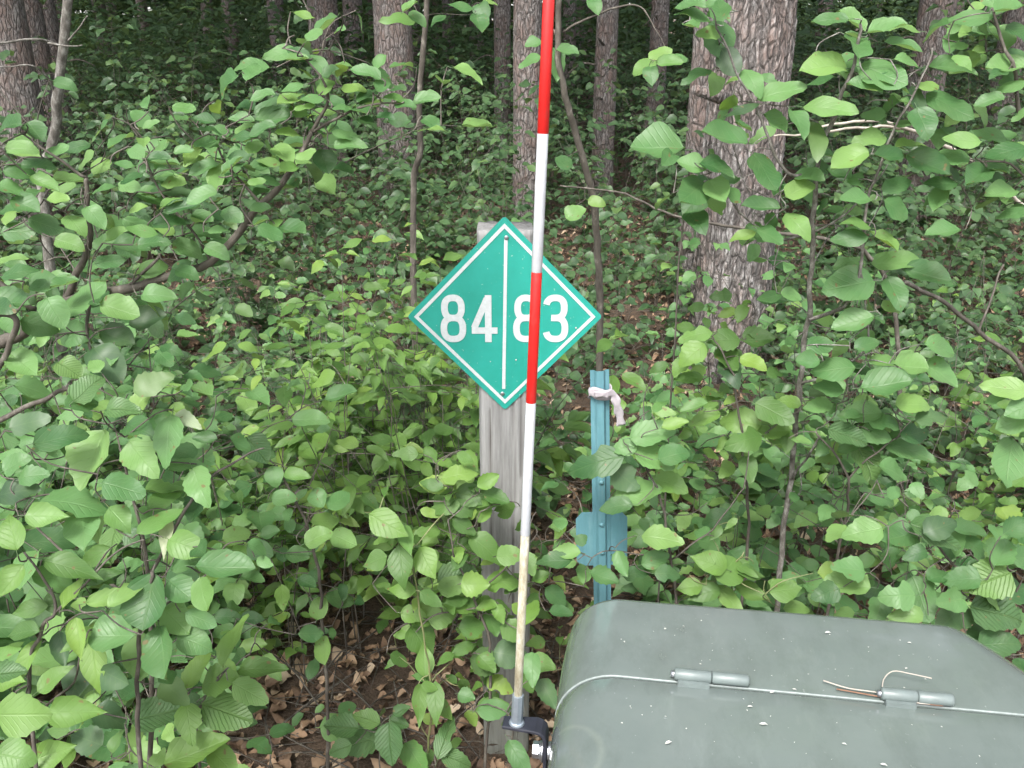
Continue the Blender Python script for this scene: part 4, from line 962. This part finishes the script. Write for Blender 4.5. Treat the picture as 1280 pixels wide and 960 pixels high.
# T  shrub beside the teal stake
T = Plant('stake_side_shrub', 'broad-leaved shrub whose leaves cross the teal stake from the right', gp(850, 960, 1.46))
T.branch([T.root.location, at(848, 800, 1.46), at(838, 700, 1.45), at(825, 620, 1.44), at(800, 570, 1.43)], .0036, .0016)
T.branch([at(838, 700, 1.45), at(790, 690, 1.44), at(752, 690, 1.43)], .0016, .001)
T.branch([at(838, 700, 1.45), at(890, 660, 1.45), at(930, 610, 1.44)], .002, .001)
T.leaf_px(749, 577, 64, 190, 34, 1.42, 'ovate', 'leaf')
T.leaf_px(787, 557, 30, 200, 22, 1.44, 'ovate', 'leaf')
T.zoom_leaves(420, 640, [(820, 180, 120, 180, 62), (870, 150, 90, 170, 50), (810, 310, 90, -40, 60), (830, 375, 80, 0, 46), (910, 105, 46, 40, 40), (920, 240, 62, 80, 50), (990, 240, 100, -20, 60), (1110, 230, 85, 10, 55), (1200, 100, 130, -20, 85), (1180, 180, 100, 20, 60), (1060, 180, 80, -60, 50), (1230, 230, 90, 0, 60)], 1.42, .03, 'ovate')
T.zoom_leaves(420, 320, [(1165, 660, 150, 10, 90), (1180, 740, 150, -20, 110), (1200, 560, 60, 60, 40, 'y'), (1255, 630, 90, 10, 46, 'y'), (1080, 710, 90, 190, 60), (1110, 880, 150, 10, 100), (1230, 840, 110, -30, 80, 'y'), (1070, 820, 100, -40, 90, 'd'), (1250, 740, 110, 20, 80), (1050, 930, 110, 180, 60)], 1.42, .03, 'ovate')
T.extra(45, 'ovate', 'leaf', .05, .2, .06); T.done()

# G  tall round-leaved sapling at the right
G = Plant('tall_round_leaved_sapling', 'tall grey-stemmed sapling with big round leaves at the right, before the pines', gp(972, 830, 1.75), stem='sapling')
G.branch([G.root.location, at(975, 715, 1.72), at(988, 600, 1.68), at(1000, 480, 1.62), at(1012, 380, 1.58), at(1016, 290, 1.54), at(1022, 200, 1.5), at(1045, 140, 1.48), at(1062, 90, 1.47), at(1075, 30, 1.46)], .0068, .0024, True)
G.branch([at(1012, 400, 1.58), at(1040, 390, 1.55), at(1062, 375, 1.52), at(1078, 330, 1.5), at(1085, 250, 1.48), at(1110, 180, 1.46), at(1140, 120, 1.45), at(1165, 60, 1.45)], .0038, .0014)
G.branch([at(1016, 290, 1.54), at(1060, 265, 1.5), at(1110, 205, 1.47)], .0022, .001)
G.branch([at(1000, 480, 1.62), at(1060, 455, 1.55), at(1085, 420, 1.52), at(1075, 330, 1.5)], .003, .0012)
G.branch([at(988, 600, 1.68), at(1010, 570, 1.6), at(1025, 545, 1.56)], .003, .0015)
G.branch([at(1022, 210, 1.5), at(985, 215, 1.49), at(960, 170, 1.48), at(945, 135, 1.47), at(920, 85, 1.46), at(895, 30, 1.45)], .003, .0014, True)
G.branch([at(1016, 290, 1.54), at(975, 300, 1.53), at(930, 270, 1.52), at(905, 240, 1.5), at(870, 210, 1.5)], .0026, .001)
G.zoom_leaves(850, 0, [(60, 60, 120, 160, 80), (150, 130, 130, -80, 115), (180, 220, 100, -60, 80, 'd'), (262, 290, 110, -70, 75), (360, 352, 150, 0, 85), (240, 405, 120, 190, 38, 'd'), (345, 455, 95, -30, 80), (435, 442, 95, -80, 70), (530, 405, 150, -30, 75), (495, 490, 140, 260, 75, 'd'), (180, 515, 160, 180, 85), (298, 610, 130, -85, 90), (60, 705, 120, 220, 100), (125, 620, 110, -30, 80), (50, 620, 100, 160, 70), (130, 700, 90, -60, 80), (200, 720, 65, -45, 56), (310, 770, 130, 180, 56), (440, 705, 110, 30, 80), (428, 825, 110, -60, 80), (325, 875, 95, -40, 75), (240, 875, 90, 190, 46, 'y'), (150, 40, 120, 100, 70), (50, 20, 100, 150, 50)], 1.47, .03, 'round')
G.zoom_leaves(850, 0, [(570, 75, 110, 170, 60), (645, 85, 110, 130, 72), (760, 110, 125, 5, 76), (660, 175, 110, 80, 95), (555, 245, 145, 190, 100), (730, 265, 130, -45, 120), (820, 175, 125, -20, 60), (840, 228, 95, 0, 46), (995, 250, 135, -20, 76), (790, 310, 130, 0, 62), (980, 380, 140, -50, 110), (900, 440, 110, -80, 90), (730, 425, 75, 160, 52), (718, 508, 110, 180, 82), (765, 580, 110, 10, 58), (900, 600, 130, -40, 80), (640, 590, 140, 210, 82), (660, 680, 80, 0, 62), (795, 775, 100, -30, 80), (660, 745, 110, 190, 62), (665, 835, 100, 170, 62, 'y'), (640, 885, 120, 180, 62), (740, 885, 90, -70, 52, 'y'), (800, 690, 110, 20, 56), (600, 650, 80, 150, 60), (850, 540, 100, 0, 60), (920, 320, 90, 30, 50), (700, 330, 110, 150, 60), (880, 360, 90, -70, 60, 'd')], 1.46, .035, 'round')
G.zoom_leaves(850, 320, [(650, 100, 170, 190, 130), (800, 20, 170, 0, 82), (795, 120, 110, -80, 76), (905, 70, 150, -20, 90), (655, 245, 135, 190, 76), (780, 190, 70, 0, 56), (340, 150, 80, 180, 50), (410, 145, 75, -10, 46), (515, 330, 85, 0, 70), (585, 420, 130, 170, 90), (745, 395, 95, 0, 46, 'y'), (965, 340, 120, -5, 76), (850, 410, 110, -10, 100), (955, 430, 110, -40, 100), (750, 480, 150, 0, 100), (690, 330, 90, 20, 50), (480, 390, 80, 180, 60)], 1.5, .03, 'round')
G.extra(80, 'round', 'leaf', .056, .2, .06); G.done()

# G2  branch at the far upper right corner
G2 = Plant('round_leaved_sapling', 'round-leaved sapling leaning in at the upper right edge', gp(1420, 820, 1.5))
G2.branch([G2.root.location, at(1400, 600, 1.5), at(1360, 350, 1.48), at(1300, 200, 1.46), at(1262, 80, 1.45), at(1240, 10, 1.44)], .007, .0018, True)
G2.branch([at(1360, 350, 1.48), at(1290, 230, 1.5), at(1240, 200, 1.5), at(1200, 215, 1.52)], .003, .001)
G2.zoom_leaves(850, 0, [(1090, 65, 145, 170, 76), (1175, 130, 100, -80, 95), (1255, 115, 90, -50, 76), (1210, 35, 110, 30, 80), (1045, 170, 60, 190, 34), (1225, 250, 130, 180, 80), (1095, 125, 55, 160, 36), (1115, 190, 60, 200, 30, 'y'), (1165, 500, 130, 180, 72), (1230, 560, 140, 190, 80), (1060, 520, 120, 170, 62), (1020, 590, 130, 190, 72), (1110, 650, 120, 230, 82), (980, 680, 110, 180, 62), (1240, 320, 110, 180, 60), (1160, 370, 90, 180, 50), (985, 865, 120, 190, 62), (1200, 720, 120, 200, 70), (1250, 790, 110, 180, 60), (1160, 10, 90, 120, 60)], 1.46, .04, 'round')
G2.extra(60, 'round', 'leaf', .058, .15, .06); G2.done()
# G3 bare leaning stem at right
G3 = Plant('leaning_stem', 'thin bare stem leaning across the right thicket', gp(1330, 760, 1.9), 'stem')
G3.branch([G3.root.location, at(1310, 600, 1.9), at(1280, 467, 1.9), at(1225, 415, 1.88), at(1180, 378, 1.87), at(1130, 352, 1.86)], .006, .0045)
G3.branch([at(1225, 415, 1.88), at(1240, 370, 1.9), at(1255, 330, 1.92)], .003, .002)
G3.done()
# G4 crossing dead branch pair and horizontal branch before the big trunk
G4 = Plant('bare_branch', 'long thin bare branch crossing in front of the largest pine trunk', gp(1150, 520, 2.7), 'branch')
G4.branch([G4.root.location, at(1120, 400, 2.7), at(1085, 320, 2.65), at(1040, 300, 2.6), at(960, 290, 2.6), at(895, 280, 2.6), at(840, 268, 2.6), at(770, 240, 2.6), at(700, 232, 2.6)], .008, .0022)
G4.done()
G5 = Plant('dry_branch', 'pale dry forked branch at the right behind the round leaves', gp(1420, 560, 2.4), 'branch', stem='dry')
G5.branch([G5.root.location, at(1400, 420, 2.35), at(1300, 280, 2.2), at(1220, 205, 2.1), at(1160, 173, 2.0), at(1110, 153, 1.9), at(1060, 153, 1.85), at(1020, 162, 1.82)], .006, .0022)
G5.branch([at(1130, 160, 1.95), at(1080, 159, 1.9), at(1030, 166, 1.86), at(968, 170, 1.82)], .0035, .0018)
G5.done()

# I  right thicket plants
I1 = Plant('toothed_leaf_shrub', 'toothed-leaf shrub right of the teal stake, pale drooping leaf at its middle', gp(1020, 800, 1.7))
I1.branch([I1.root.location, at(1050, 680, 1.62), at(1060, 600, 1.56), at(1020, 540, 1.55)], .004, .0016)
I1.branch([at(1060, 600, 1.56), at(1100, 560, 1.54), at(1140, 540, 1.53)], .002, .001)
I1.zoom_leaves(850, 320, [(690, 750, 125, -80, 120, 'r'), (610, 660, 120, -30, 82, 'r'), (820, 710, 150, -30, 92), (870, 660, 110, 20, 70), (860, 550, 120, 0, 80), (680, 590, 140, 180, 72), (560, 490, 100, 170, 72), (760, 620, 110, -10, 70), (720, 660, 100, -20, 70), (930, 600, 110, 10, 70, 'd'), (520, 560, 100, 190, 60), (790, 800, 110, -20, 80)], 1.53, .04, 'ovate')
I1.extra(60, 'ovate', 'leaf', .055, .25, .07); I1.done()
I2 = Plant('toothed_leaf_shrub', 'light green toothed-leaf shrub right beside the stake, before the dark trunk foot', gp(920, 800, 1.75))
I2.branch([I2.root.location, at(935, 680, 1.68), at(930, 580, 1.62), at(915, 470, 1.6), at(890, 420, 1.6)], .004, .0015)
I2.branch([at(930, 560, 1.62), at(960, 540, 1.6), at(985, 520, 1.6)], .002, .001)
I2.zoom_leaves(850, 320, [(240, 620, 130, 170, 92), (260, 680, 130, 200, 82), (330, 570, 110, -40, 92), (65, 290, 110, 180, 62, 'y'), (50, 360, 110, 220, 82), (170, 310, 110, 180, 82), (280, 310, 110, 0, 76), (170, 365, 90, -60, 70), (350, 435, 60, 20, 50), (40, 455, 100, 190, 46), (260, 390, 80, -40, 60), (180, 410, 100, -70, 70, 'd'), (225, 740, 60, -80, 50, 'y'), (340, 650, 110, 0, 70), (120, 540, 90, 60, 50), (60, 560, 90, 190, 46, 'y'), (100, 600, 110, 200, 50), (250, 780, 80, -80, 60, 'r')], 1.6, .04, 'ovate', 'leaf_point')
I2.extra(50, 'ovate', 'leaf_point', .05, .25, .07); I2.done()
I3 = Plant('large_leaf_shrub', 'big smooth pale green leaves hanging in at the right edge', gp(1400, 1100, 1.15))
I3.branch([I3.root.location, at(1390, 800, 1.15), at(1340, 600, 1.12), at(1300, 500, 1.1)], .004, .0015)
I3.zoom_leaves(850, 320, [(1225, 490, 145, 165, 82), (1235, 735, 150, 250, 120), (1255, 615, 110, 190, 80), (1290, 560, 120, 200, 80)], 1.1, .02, 'round'); I3.extra(8, 'round', 'leaf', .05, .1, .04); I3.done()
I4 = Plant('spotted_leaf_shrub', 'ribbed-leaf shrub with brown spotted leaves beyond the right end of the box', gp(1240, 900, 1.35))
I4.branch([I4.root.location, at(1245, 800, 1.3), at(1225, 740, 1.28), at(1180, 690, 1.28), at(1160, 660, 1.28)], .004, .0015)
I4.branch([at(1245, 800, 1.3), at(1270, 740, 1.27), at(1290, 700, 1.27)], .002, .001)
I4.zoom_leaves(850, 640, [(930, 80, 160, -40, 112, 'r'), (820, 90, 120, 200, 102), (690, 70, 130, 190, 92), (880, 155, 80, 200, 52), (1190, 165, 100, 60, 82), (890, 300, 125, -80, 108), (1160, 250, 150, 200, 130, 'r'), (1165, 370, 160, -20, 132, 'r'), (1030, 370, 120, 220, 112, 'd'), (640, 210, 110, 170, 82), (550, 300, 95, 200, 72), (640, 270, 130, 160, 92), (740, 360, 85, 250, 72), (850, 385, 110, 180, 56), (1110, 470, 110, 220, 82), (1180, 490, 140, 0, 92), (1060, 70, 140, 0, 62), (1240, 60, 95, 30, 70), (1270, 170, 100, 10, 80), (960, 240, 85, 20, 60), (1010, 330, 105, 190, 80), (820, 310, 115, 180, 92), (1060, 250, 110, 170, 80), (1250, 290, 110, 20, 90), (1260, 410, 100, -20, 80), (960, 60, 110, 20, 80, 'd')], 1.24, .035, 'broad')
I4.extra(26, 'broad', 'leaf', .055, .2, .06); I4.done()
I5 = Plant('pointed_leaf_seedling', 'pointed-leaf seedling behind the far edge of the box, right of the stake', gp(920, 860, 1.5), 'seedling', stem='gstem')
I5.branch([I5.root.location, at(915, 760, 1.48), at(912, 720, 1.46), at(930, 690, 1.45)], .0024, .0012)
I5.zoom_leaves(850, 640, [(180, 220, 140, 10, 100), (120, 190, 120, 160, 80), (260, 300, 120, -20, 60), (385, 290, 105, 10, 82), (430, 360, 95, 0, 56), (180, 320, 120, -60, 60, 'y'), (100, 300, 110, 200, 60), (40, 280, 90, 190, 60), (260, 230, 100, 10, 60), (560, 230, 100, 0, 70)], 1.44, .03, 'point', 'leaf_point'); I5.extra(14, 'point', 'leaf_point', .05, .1, .05); I5.done()

# saplings in the background
def sapling(label, pts, r0, r1, mat='sapling', name='sapling_stem', leaves=0, lk='round', lsize=.05):
    P = Plant(name, label, pts[0], 'sapling', stem=mat); P.branch(pts, r0, r1, True)
    for _ in range(leaves):
        p = random.choice(P.nodes[len(P.nodes) // 4:]) + Vector((rnd(-.18, .18), rnd(-.15, .15), rnd(-.1, .1))); a = rnd(0, 6.28); d = Vector((math.cos(a), math.sin(a), -.3)); L = lsize * rnd(.7, 1.2)
        P.twig_to(p, d); put_leaf(P.root, p, d, Vector((rnd(-.3, .3), -.5, 1)), L, L * .7, lk, 'leaf')
    return P
S = sapling('pale leaning sapling stem with a dry side twig at the upper left', [gp(48, 330, 2.6), at(55, 265, 2.55), at(66, 180, 2.5), at(78, 70, 2.45), at(90, -40, 2.4), at(105, -160, 2.35)], .0155, .010)
S.branch([at(74, 58, 2.46), at(50, 50, 2.4), at(30, 49, 2.38), at(0, 55, 2.35), at(-30, 60, 2.3)], .004, .002, True)
S.branch([at(78, 55, 2.45), at(95, 40, 2.42), at(110, 20, 2.4)], .003, .0015); S.branch([at(60, 54, 2.42), at(85, 58, 2.4), at(103, 56, 2.38)], .0025, .001); S.branch([at(71, 120, 2.48), at(55, 92, 2.42), at(36, 82, 2.38), at(0, 84, 2.36), at(-30, 90, 2.34)], .003, .0012); S.done()
S = sapling('thin brown sapling stem rising left of the sign to the top edge', [gp(512, 310, 3.6), at(516, 260, 3.6), at(525, 190, 3.55), at(524, 120, 3.5), at(534, 0, 3.45), at(540, -90, 3.4)], .014, .009, 'twig'); 
S.zoom_leaves(420, 0, [(475, 25, 75, 180, 46), (385, 70, 60, 220, 42), (540, 35, 60, -60, 56), (530, 80, 75, -80, 60), (570, 10, 50, 20, 36), (250, 70, 100, 200, 56, 'y'), (300, 65, 70, -30, 44), (270, 30, 60, 60, 40)], 3.2, .1, 'round'); S.done()
S = sapling('curving thin sapling stem just right of the pole, behind the sign', [gp(748, 470, 3.1), at(750, 420, 3.1), at(746, 300, 3.05), at(740, 240, 3.0), at(722, 175, 2.95), at(704, 110, 2.9), at(697, 50, 2.9), at(700, -60, 2.85)], .014, .009, 'twig')
S.branch([at(704, 40, 2.9), at(730, 25, 2.88), at(770, 10, 2.86), at(800, 8, 2.84), at(820, 40, 2.82), at(832, 62, 2.8)], .004, .0015)
S.zoom_leaves(420, 0, [(740, 165, 60, 200, 50), (725, 220, 80, 200, 56), (810, 220, 110, -80, 70), (855, 193, 75, 0, 50), (960, 10, 60, -70, 46), (845, 605, 60, 40, 60), (885, 795, 70, 30, 62), (965, 750, 60, -20, 40, 'y')], 2.85, .08, 'round')
S.zoom_leaves(420, 0, [(1155, 240, 90, 230, 60, 'y'), (1200, 200, 80, 20, 60), (1235, 235, 90, 0, 50, 'y'), (1170, 270, 60, -80, 50), (1265, 215, 70, 20, 60)], 2.6, .05, 'round'); S.done()
S = Plant('lone_large_leaf_sapling', 'single large round leaf on a thin stem left of the largest trunk', gp(842, 480, 1.75), 'sapling')
S.branch([S.root.location, at(850, 330, 1.72), at(862, 220, 1.7), at(855, 198, 1.7)], .0022, .001); S.leaf_px(826, 186, 58, 175, 48, 1.68, 'round', 'leaf'); S.leaf_px(880, 240, 46, 230, 38, 1.68, 'round', 'leaf'); S.leaf_px(866, 268, 30, -70, 26, 1.7, 'round', 'leaf'); S.done()

# ------------------------------------------------------------------ undergrowth: grown plants
def grow(h, nst, leafL, nleaf, spread):
    stems = []; leaves = []
    for s in range(nst):
        a = rnd(0, 6.283); lean = rnd(.05, .35) * spread
        p = Vector((rnd(-.03, .03), rnd(-.03, .03), -.02)); hh = h * rnd(.6, 1.05); pts = [p]
        for k in range(1, 6):
            t = k / 5; pts.append(Vector((p.x + math.cos(a) * lean * t * t * hh * 2 + rnd(-.015, .015), p.y + math.sin(a) * lean * t * t * hh * 2 + rnd(-.015, .015), hh * t)))
        stems.append((pts, .0012 + .0014 * hh, .0007)); path = smooth_path(pts, 3); m = len(path)
        npair = max(2, int(nleaf / nst / 2)); phi = rnd(0, 3)
        for k in range(npair):
            i = int(m * (.14 + .84 * (k + 1) / npair)); i = min(m - 1, i); c = path[i]; phi += 1.57 + rnd(-.3, .3)
            for sgn in (0, math.pi):
                b = phi + sgn; d = Vector((math.cos(b), math.sin(b), rnd(-.35, .45)))
                if random.random() < .5 and k < npair - 1:           # side twig with three leaves
                    L2 = rnd(.05, .14) * (1 + h * .6); e = c + d.normalized() * L2; stems.append(([c, (c + e) / 2 + Vector((0, 0, .01)), e], .0012, .0007))
                    for (f, off) in ((.55, 1.0), (.8, -1.0), (1, 0)):
                        d2 = Vector((math.cos(b + off), math.sin(b + off), rnd(-.55, .1))); leaves.append((c + (e - c) * f, d2))
                else: leaves.append((c + d.normalized() * .012, Vector((d.x, d.y, rnd(-.6, .15)))))
    out = []
    for (p, d) in leaves:
        L = leafL * rnd(.5, 1.25); n = Vector((rnd(-.4, .4), -.45 + rnd(-.45, .35), .9)); out.append((p, d, n, L))
    return stems, out
def add_plant(x, y, h, nst, leafL, nleaf, spread, kind, matk, name, label, group, single=True, cat='plant', asp=.66, stem='twig'):
    z = ground_z(x, y); base = Vector((x, y, z)); stems, leaves = grow(h, nst, leafL, nleaf, spread)
    keep = []
    for (p, d, n, L) in leaves:
        wp = p + base; tip = wp + d.normalized() * L; u, v, w = proj(wp + d.normalized() * L * .5)
        if wp.z < z + .03 or keep_out(wp, u, v) or near_box(wp) or near_box(tip): continue
        if abs(wp.x - POST_X) < PW + .03 and abs(wp.y - SIGN_Y - PW) < PW + .04: continue
        keep.append((wp, d, n, L))
    if len(keep) < 3: return None
    root = empty(name, base, label, cat, group); V = []; F = []
    for (pts, r0, r1) in stems:
        k = len(pts); tube(V, F, pts, [r0 + (r1 - r0) * i / (k - 1) for i in range(k)], 5 if single else 4, False)
    mesh_obj('stem', V, F, M[stem], root)
    if single:
        for (wp, d, n, L) in keep: put_leaf(root, wp, d, n, L, L * asp * rnd(.85, 1.15), kind, matk)
    else:
        joined_leaves('foliage', [(wp - base, d, n, L, L * asp * rnd(.85, 1.15)) for (wp, d, n, L) in keep], matk, T_MIDP if kind == 'point' else T_MID, root)['kind'] = 'stuff'
    return root
def scatter(n, x0, x1, y0, y1, md, ok=None):
    out = []
    for _ in range(n * 40):
        x, y = rnd(x0, x1), rnd(y0, y1)
        if ok and not ok(x, y): continue
        if any((x - a) ** 2 + (y - b) ** 2 < md * md for a, b in out): continue
        out.append((x, y))
        if len(out) >= n: break
    return out
# pointed-leaf thicket left of the sign
for (x, y) in scatter(28, -.70, -.02, 1.9, 2.6, .10):
    h = rnd(.8, 1.12); sz, wh = where(x, y, h, (.9, 1.02)); dp = 'front' if y < 2.1 else 'middle' if y < 2.4 else 'back'
    add_plant(x, y, h, 3, .068, 40, .5, 'point', 'leaf_point', 'pointed_leaf_bush', f'{sz} pointed-leaf bush, {dp} of the thicket, {wh}', 'pointed-leaf bushes left of the sign', asp=.46)
# left thicket
for (x, y) in scatter(36, -1.75, -.5, 1.35, 2.7, .14, lambda x, y: x < -.34 * y - (.16 if y < 1.9 else 0)):
    h = rnd(.55, 1.0); sz, wh = where(x, y, h, (.7, .85)); dp = 'front' if y < 1.9 else 'middle' if y < 2.3 else 'back'; kd = random.choice(('round', 'ovate', 'ovate', 'point'))
    add_plant(x, y, h, 3, rnd(.055, .085), 40, .6, kd, 'leaf', 'leafy_bush', f'{sz} {dict(round="round", ovate="toothed", point="pointed")[kd]}-leaved bush, {dp} of the left thicket, {wh}', 'bushes of the left thicket')
# right thicket
for (x, y) in scatter(23, .42, 1.9, 1.62, 2.8, .18, lambda x, y: x < .75 * y):
    h = rnd(.4, .72); sz, wh = where(x, y, h, (.5, .61)); dp = 'front' if y < 2.0 else 'middle' if y < 2.4 else 'back'; kd = 'leaf' if random.random() < .6 else 'leaf_point'
    add_plant(x, y, h, 3, rnd(.052, .08), 32, .7, 'ovate', kd, 'toothed_leaf_bush', f'{sz} {"dull" if kd == "leaf" else "fresh"} toothed-leaf bush, {dp} of the right thicket, {wh}', 'bushes of the right thicket')
# small seedlings over the litter near the post
for (x, y) in scatter(13, -1.0, .35, 1.25, 2.0, .16, lambda x, y: not (abs(x - POST_X) < .12 and y < 1.85) and not (-.66 < x < -.12 and 1.2 < y < 1.9)):
    h = rnd(.10, .34); sz, wh = where(x, y, h, (.18, .26)); dp = 'nearer' if y < 1.6 else 'farther'
    add_plant(x, y, h, 2, .042, 12, .7, random.choice(('point', 'ovate', 'lobed')), 'leaf_point', 'seedling', f'{sz} {dp} green seedling in leaf litter, {wh}', 'seedlings around the post', cat='seedling', stem='gstem')
# behind sign and stake
for (x, y) in scatter(11, .0, .8, 2.0, 3.2, .2):
    h = rnd(.2, .5); sz, wh = where(x, y, h, (.3, .4)); dp = 'nearer' if y < 2.4 else 'farther'
    add_plant(x, y, h, 2, .058, 22, .7, random.choice(('ovate', 'lobed')), 'leaf', 'low_shrub', f'{sz} low shrub on shady litter, {dp} one {wh}', 'low shrubs behind the sign')
# middle distance, single leaves still told apart
for (x, y) in scatter(105, -2.9, 2.9, 2.7, 4.6, .2, lambda x, y: abs(x) < .66 * y + .3 and not (.1 < x < 1.0 and y < 3.9 and random.random() < .8)):
    h = rnd(.35, .98); sz, wh = where(x, y, h, (.55, .76)); dp = 'nearer' if y < 3.3 else 'middle' if y < 3.9 else 'farther'
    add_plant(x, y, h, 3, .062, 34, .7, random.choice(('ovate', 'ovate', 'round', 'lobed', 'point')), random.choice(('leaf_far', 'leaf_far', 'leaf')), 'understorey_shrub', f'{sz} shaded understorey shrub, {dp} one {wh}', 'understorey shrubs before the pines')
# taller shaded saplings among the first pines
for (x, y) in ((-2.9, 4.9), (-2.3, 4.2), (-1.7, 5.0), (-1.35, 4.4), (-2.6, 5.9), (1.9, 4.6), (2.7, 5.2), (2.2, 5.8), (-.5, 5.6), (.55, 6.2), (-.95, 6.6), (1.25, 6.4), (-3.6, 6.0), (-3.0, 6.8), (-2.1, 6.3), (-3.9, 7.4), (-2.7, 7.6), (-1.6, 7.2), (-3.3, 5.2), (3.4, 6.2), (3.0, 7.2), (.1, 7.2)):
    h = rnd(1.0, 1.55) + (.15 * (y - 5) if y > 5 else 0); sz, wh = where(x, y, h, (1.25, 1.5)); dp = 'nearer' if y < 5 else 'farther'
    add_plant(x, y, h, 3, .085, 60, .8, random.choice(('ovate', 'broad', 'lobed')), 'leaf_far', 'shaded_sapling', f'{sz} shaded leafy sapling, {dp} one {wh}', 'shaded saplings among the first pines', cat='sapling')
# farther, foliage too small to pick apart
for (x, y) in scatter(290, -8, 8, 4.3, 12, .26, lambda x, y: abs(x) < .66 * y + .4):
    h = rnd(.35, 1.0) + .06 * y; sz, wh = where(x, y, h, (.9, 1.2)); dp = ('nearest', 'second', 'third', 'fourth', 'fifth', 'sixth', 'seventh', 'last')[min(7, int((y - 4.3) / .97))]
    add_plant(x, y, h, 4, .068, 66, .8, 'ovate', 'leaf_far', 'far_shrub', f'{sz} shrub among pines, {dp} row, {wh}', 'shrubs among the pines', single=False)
print('LEAF OBJECTS', NLEAF[0], 'objects', len(bpy.data.objects))
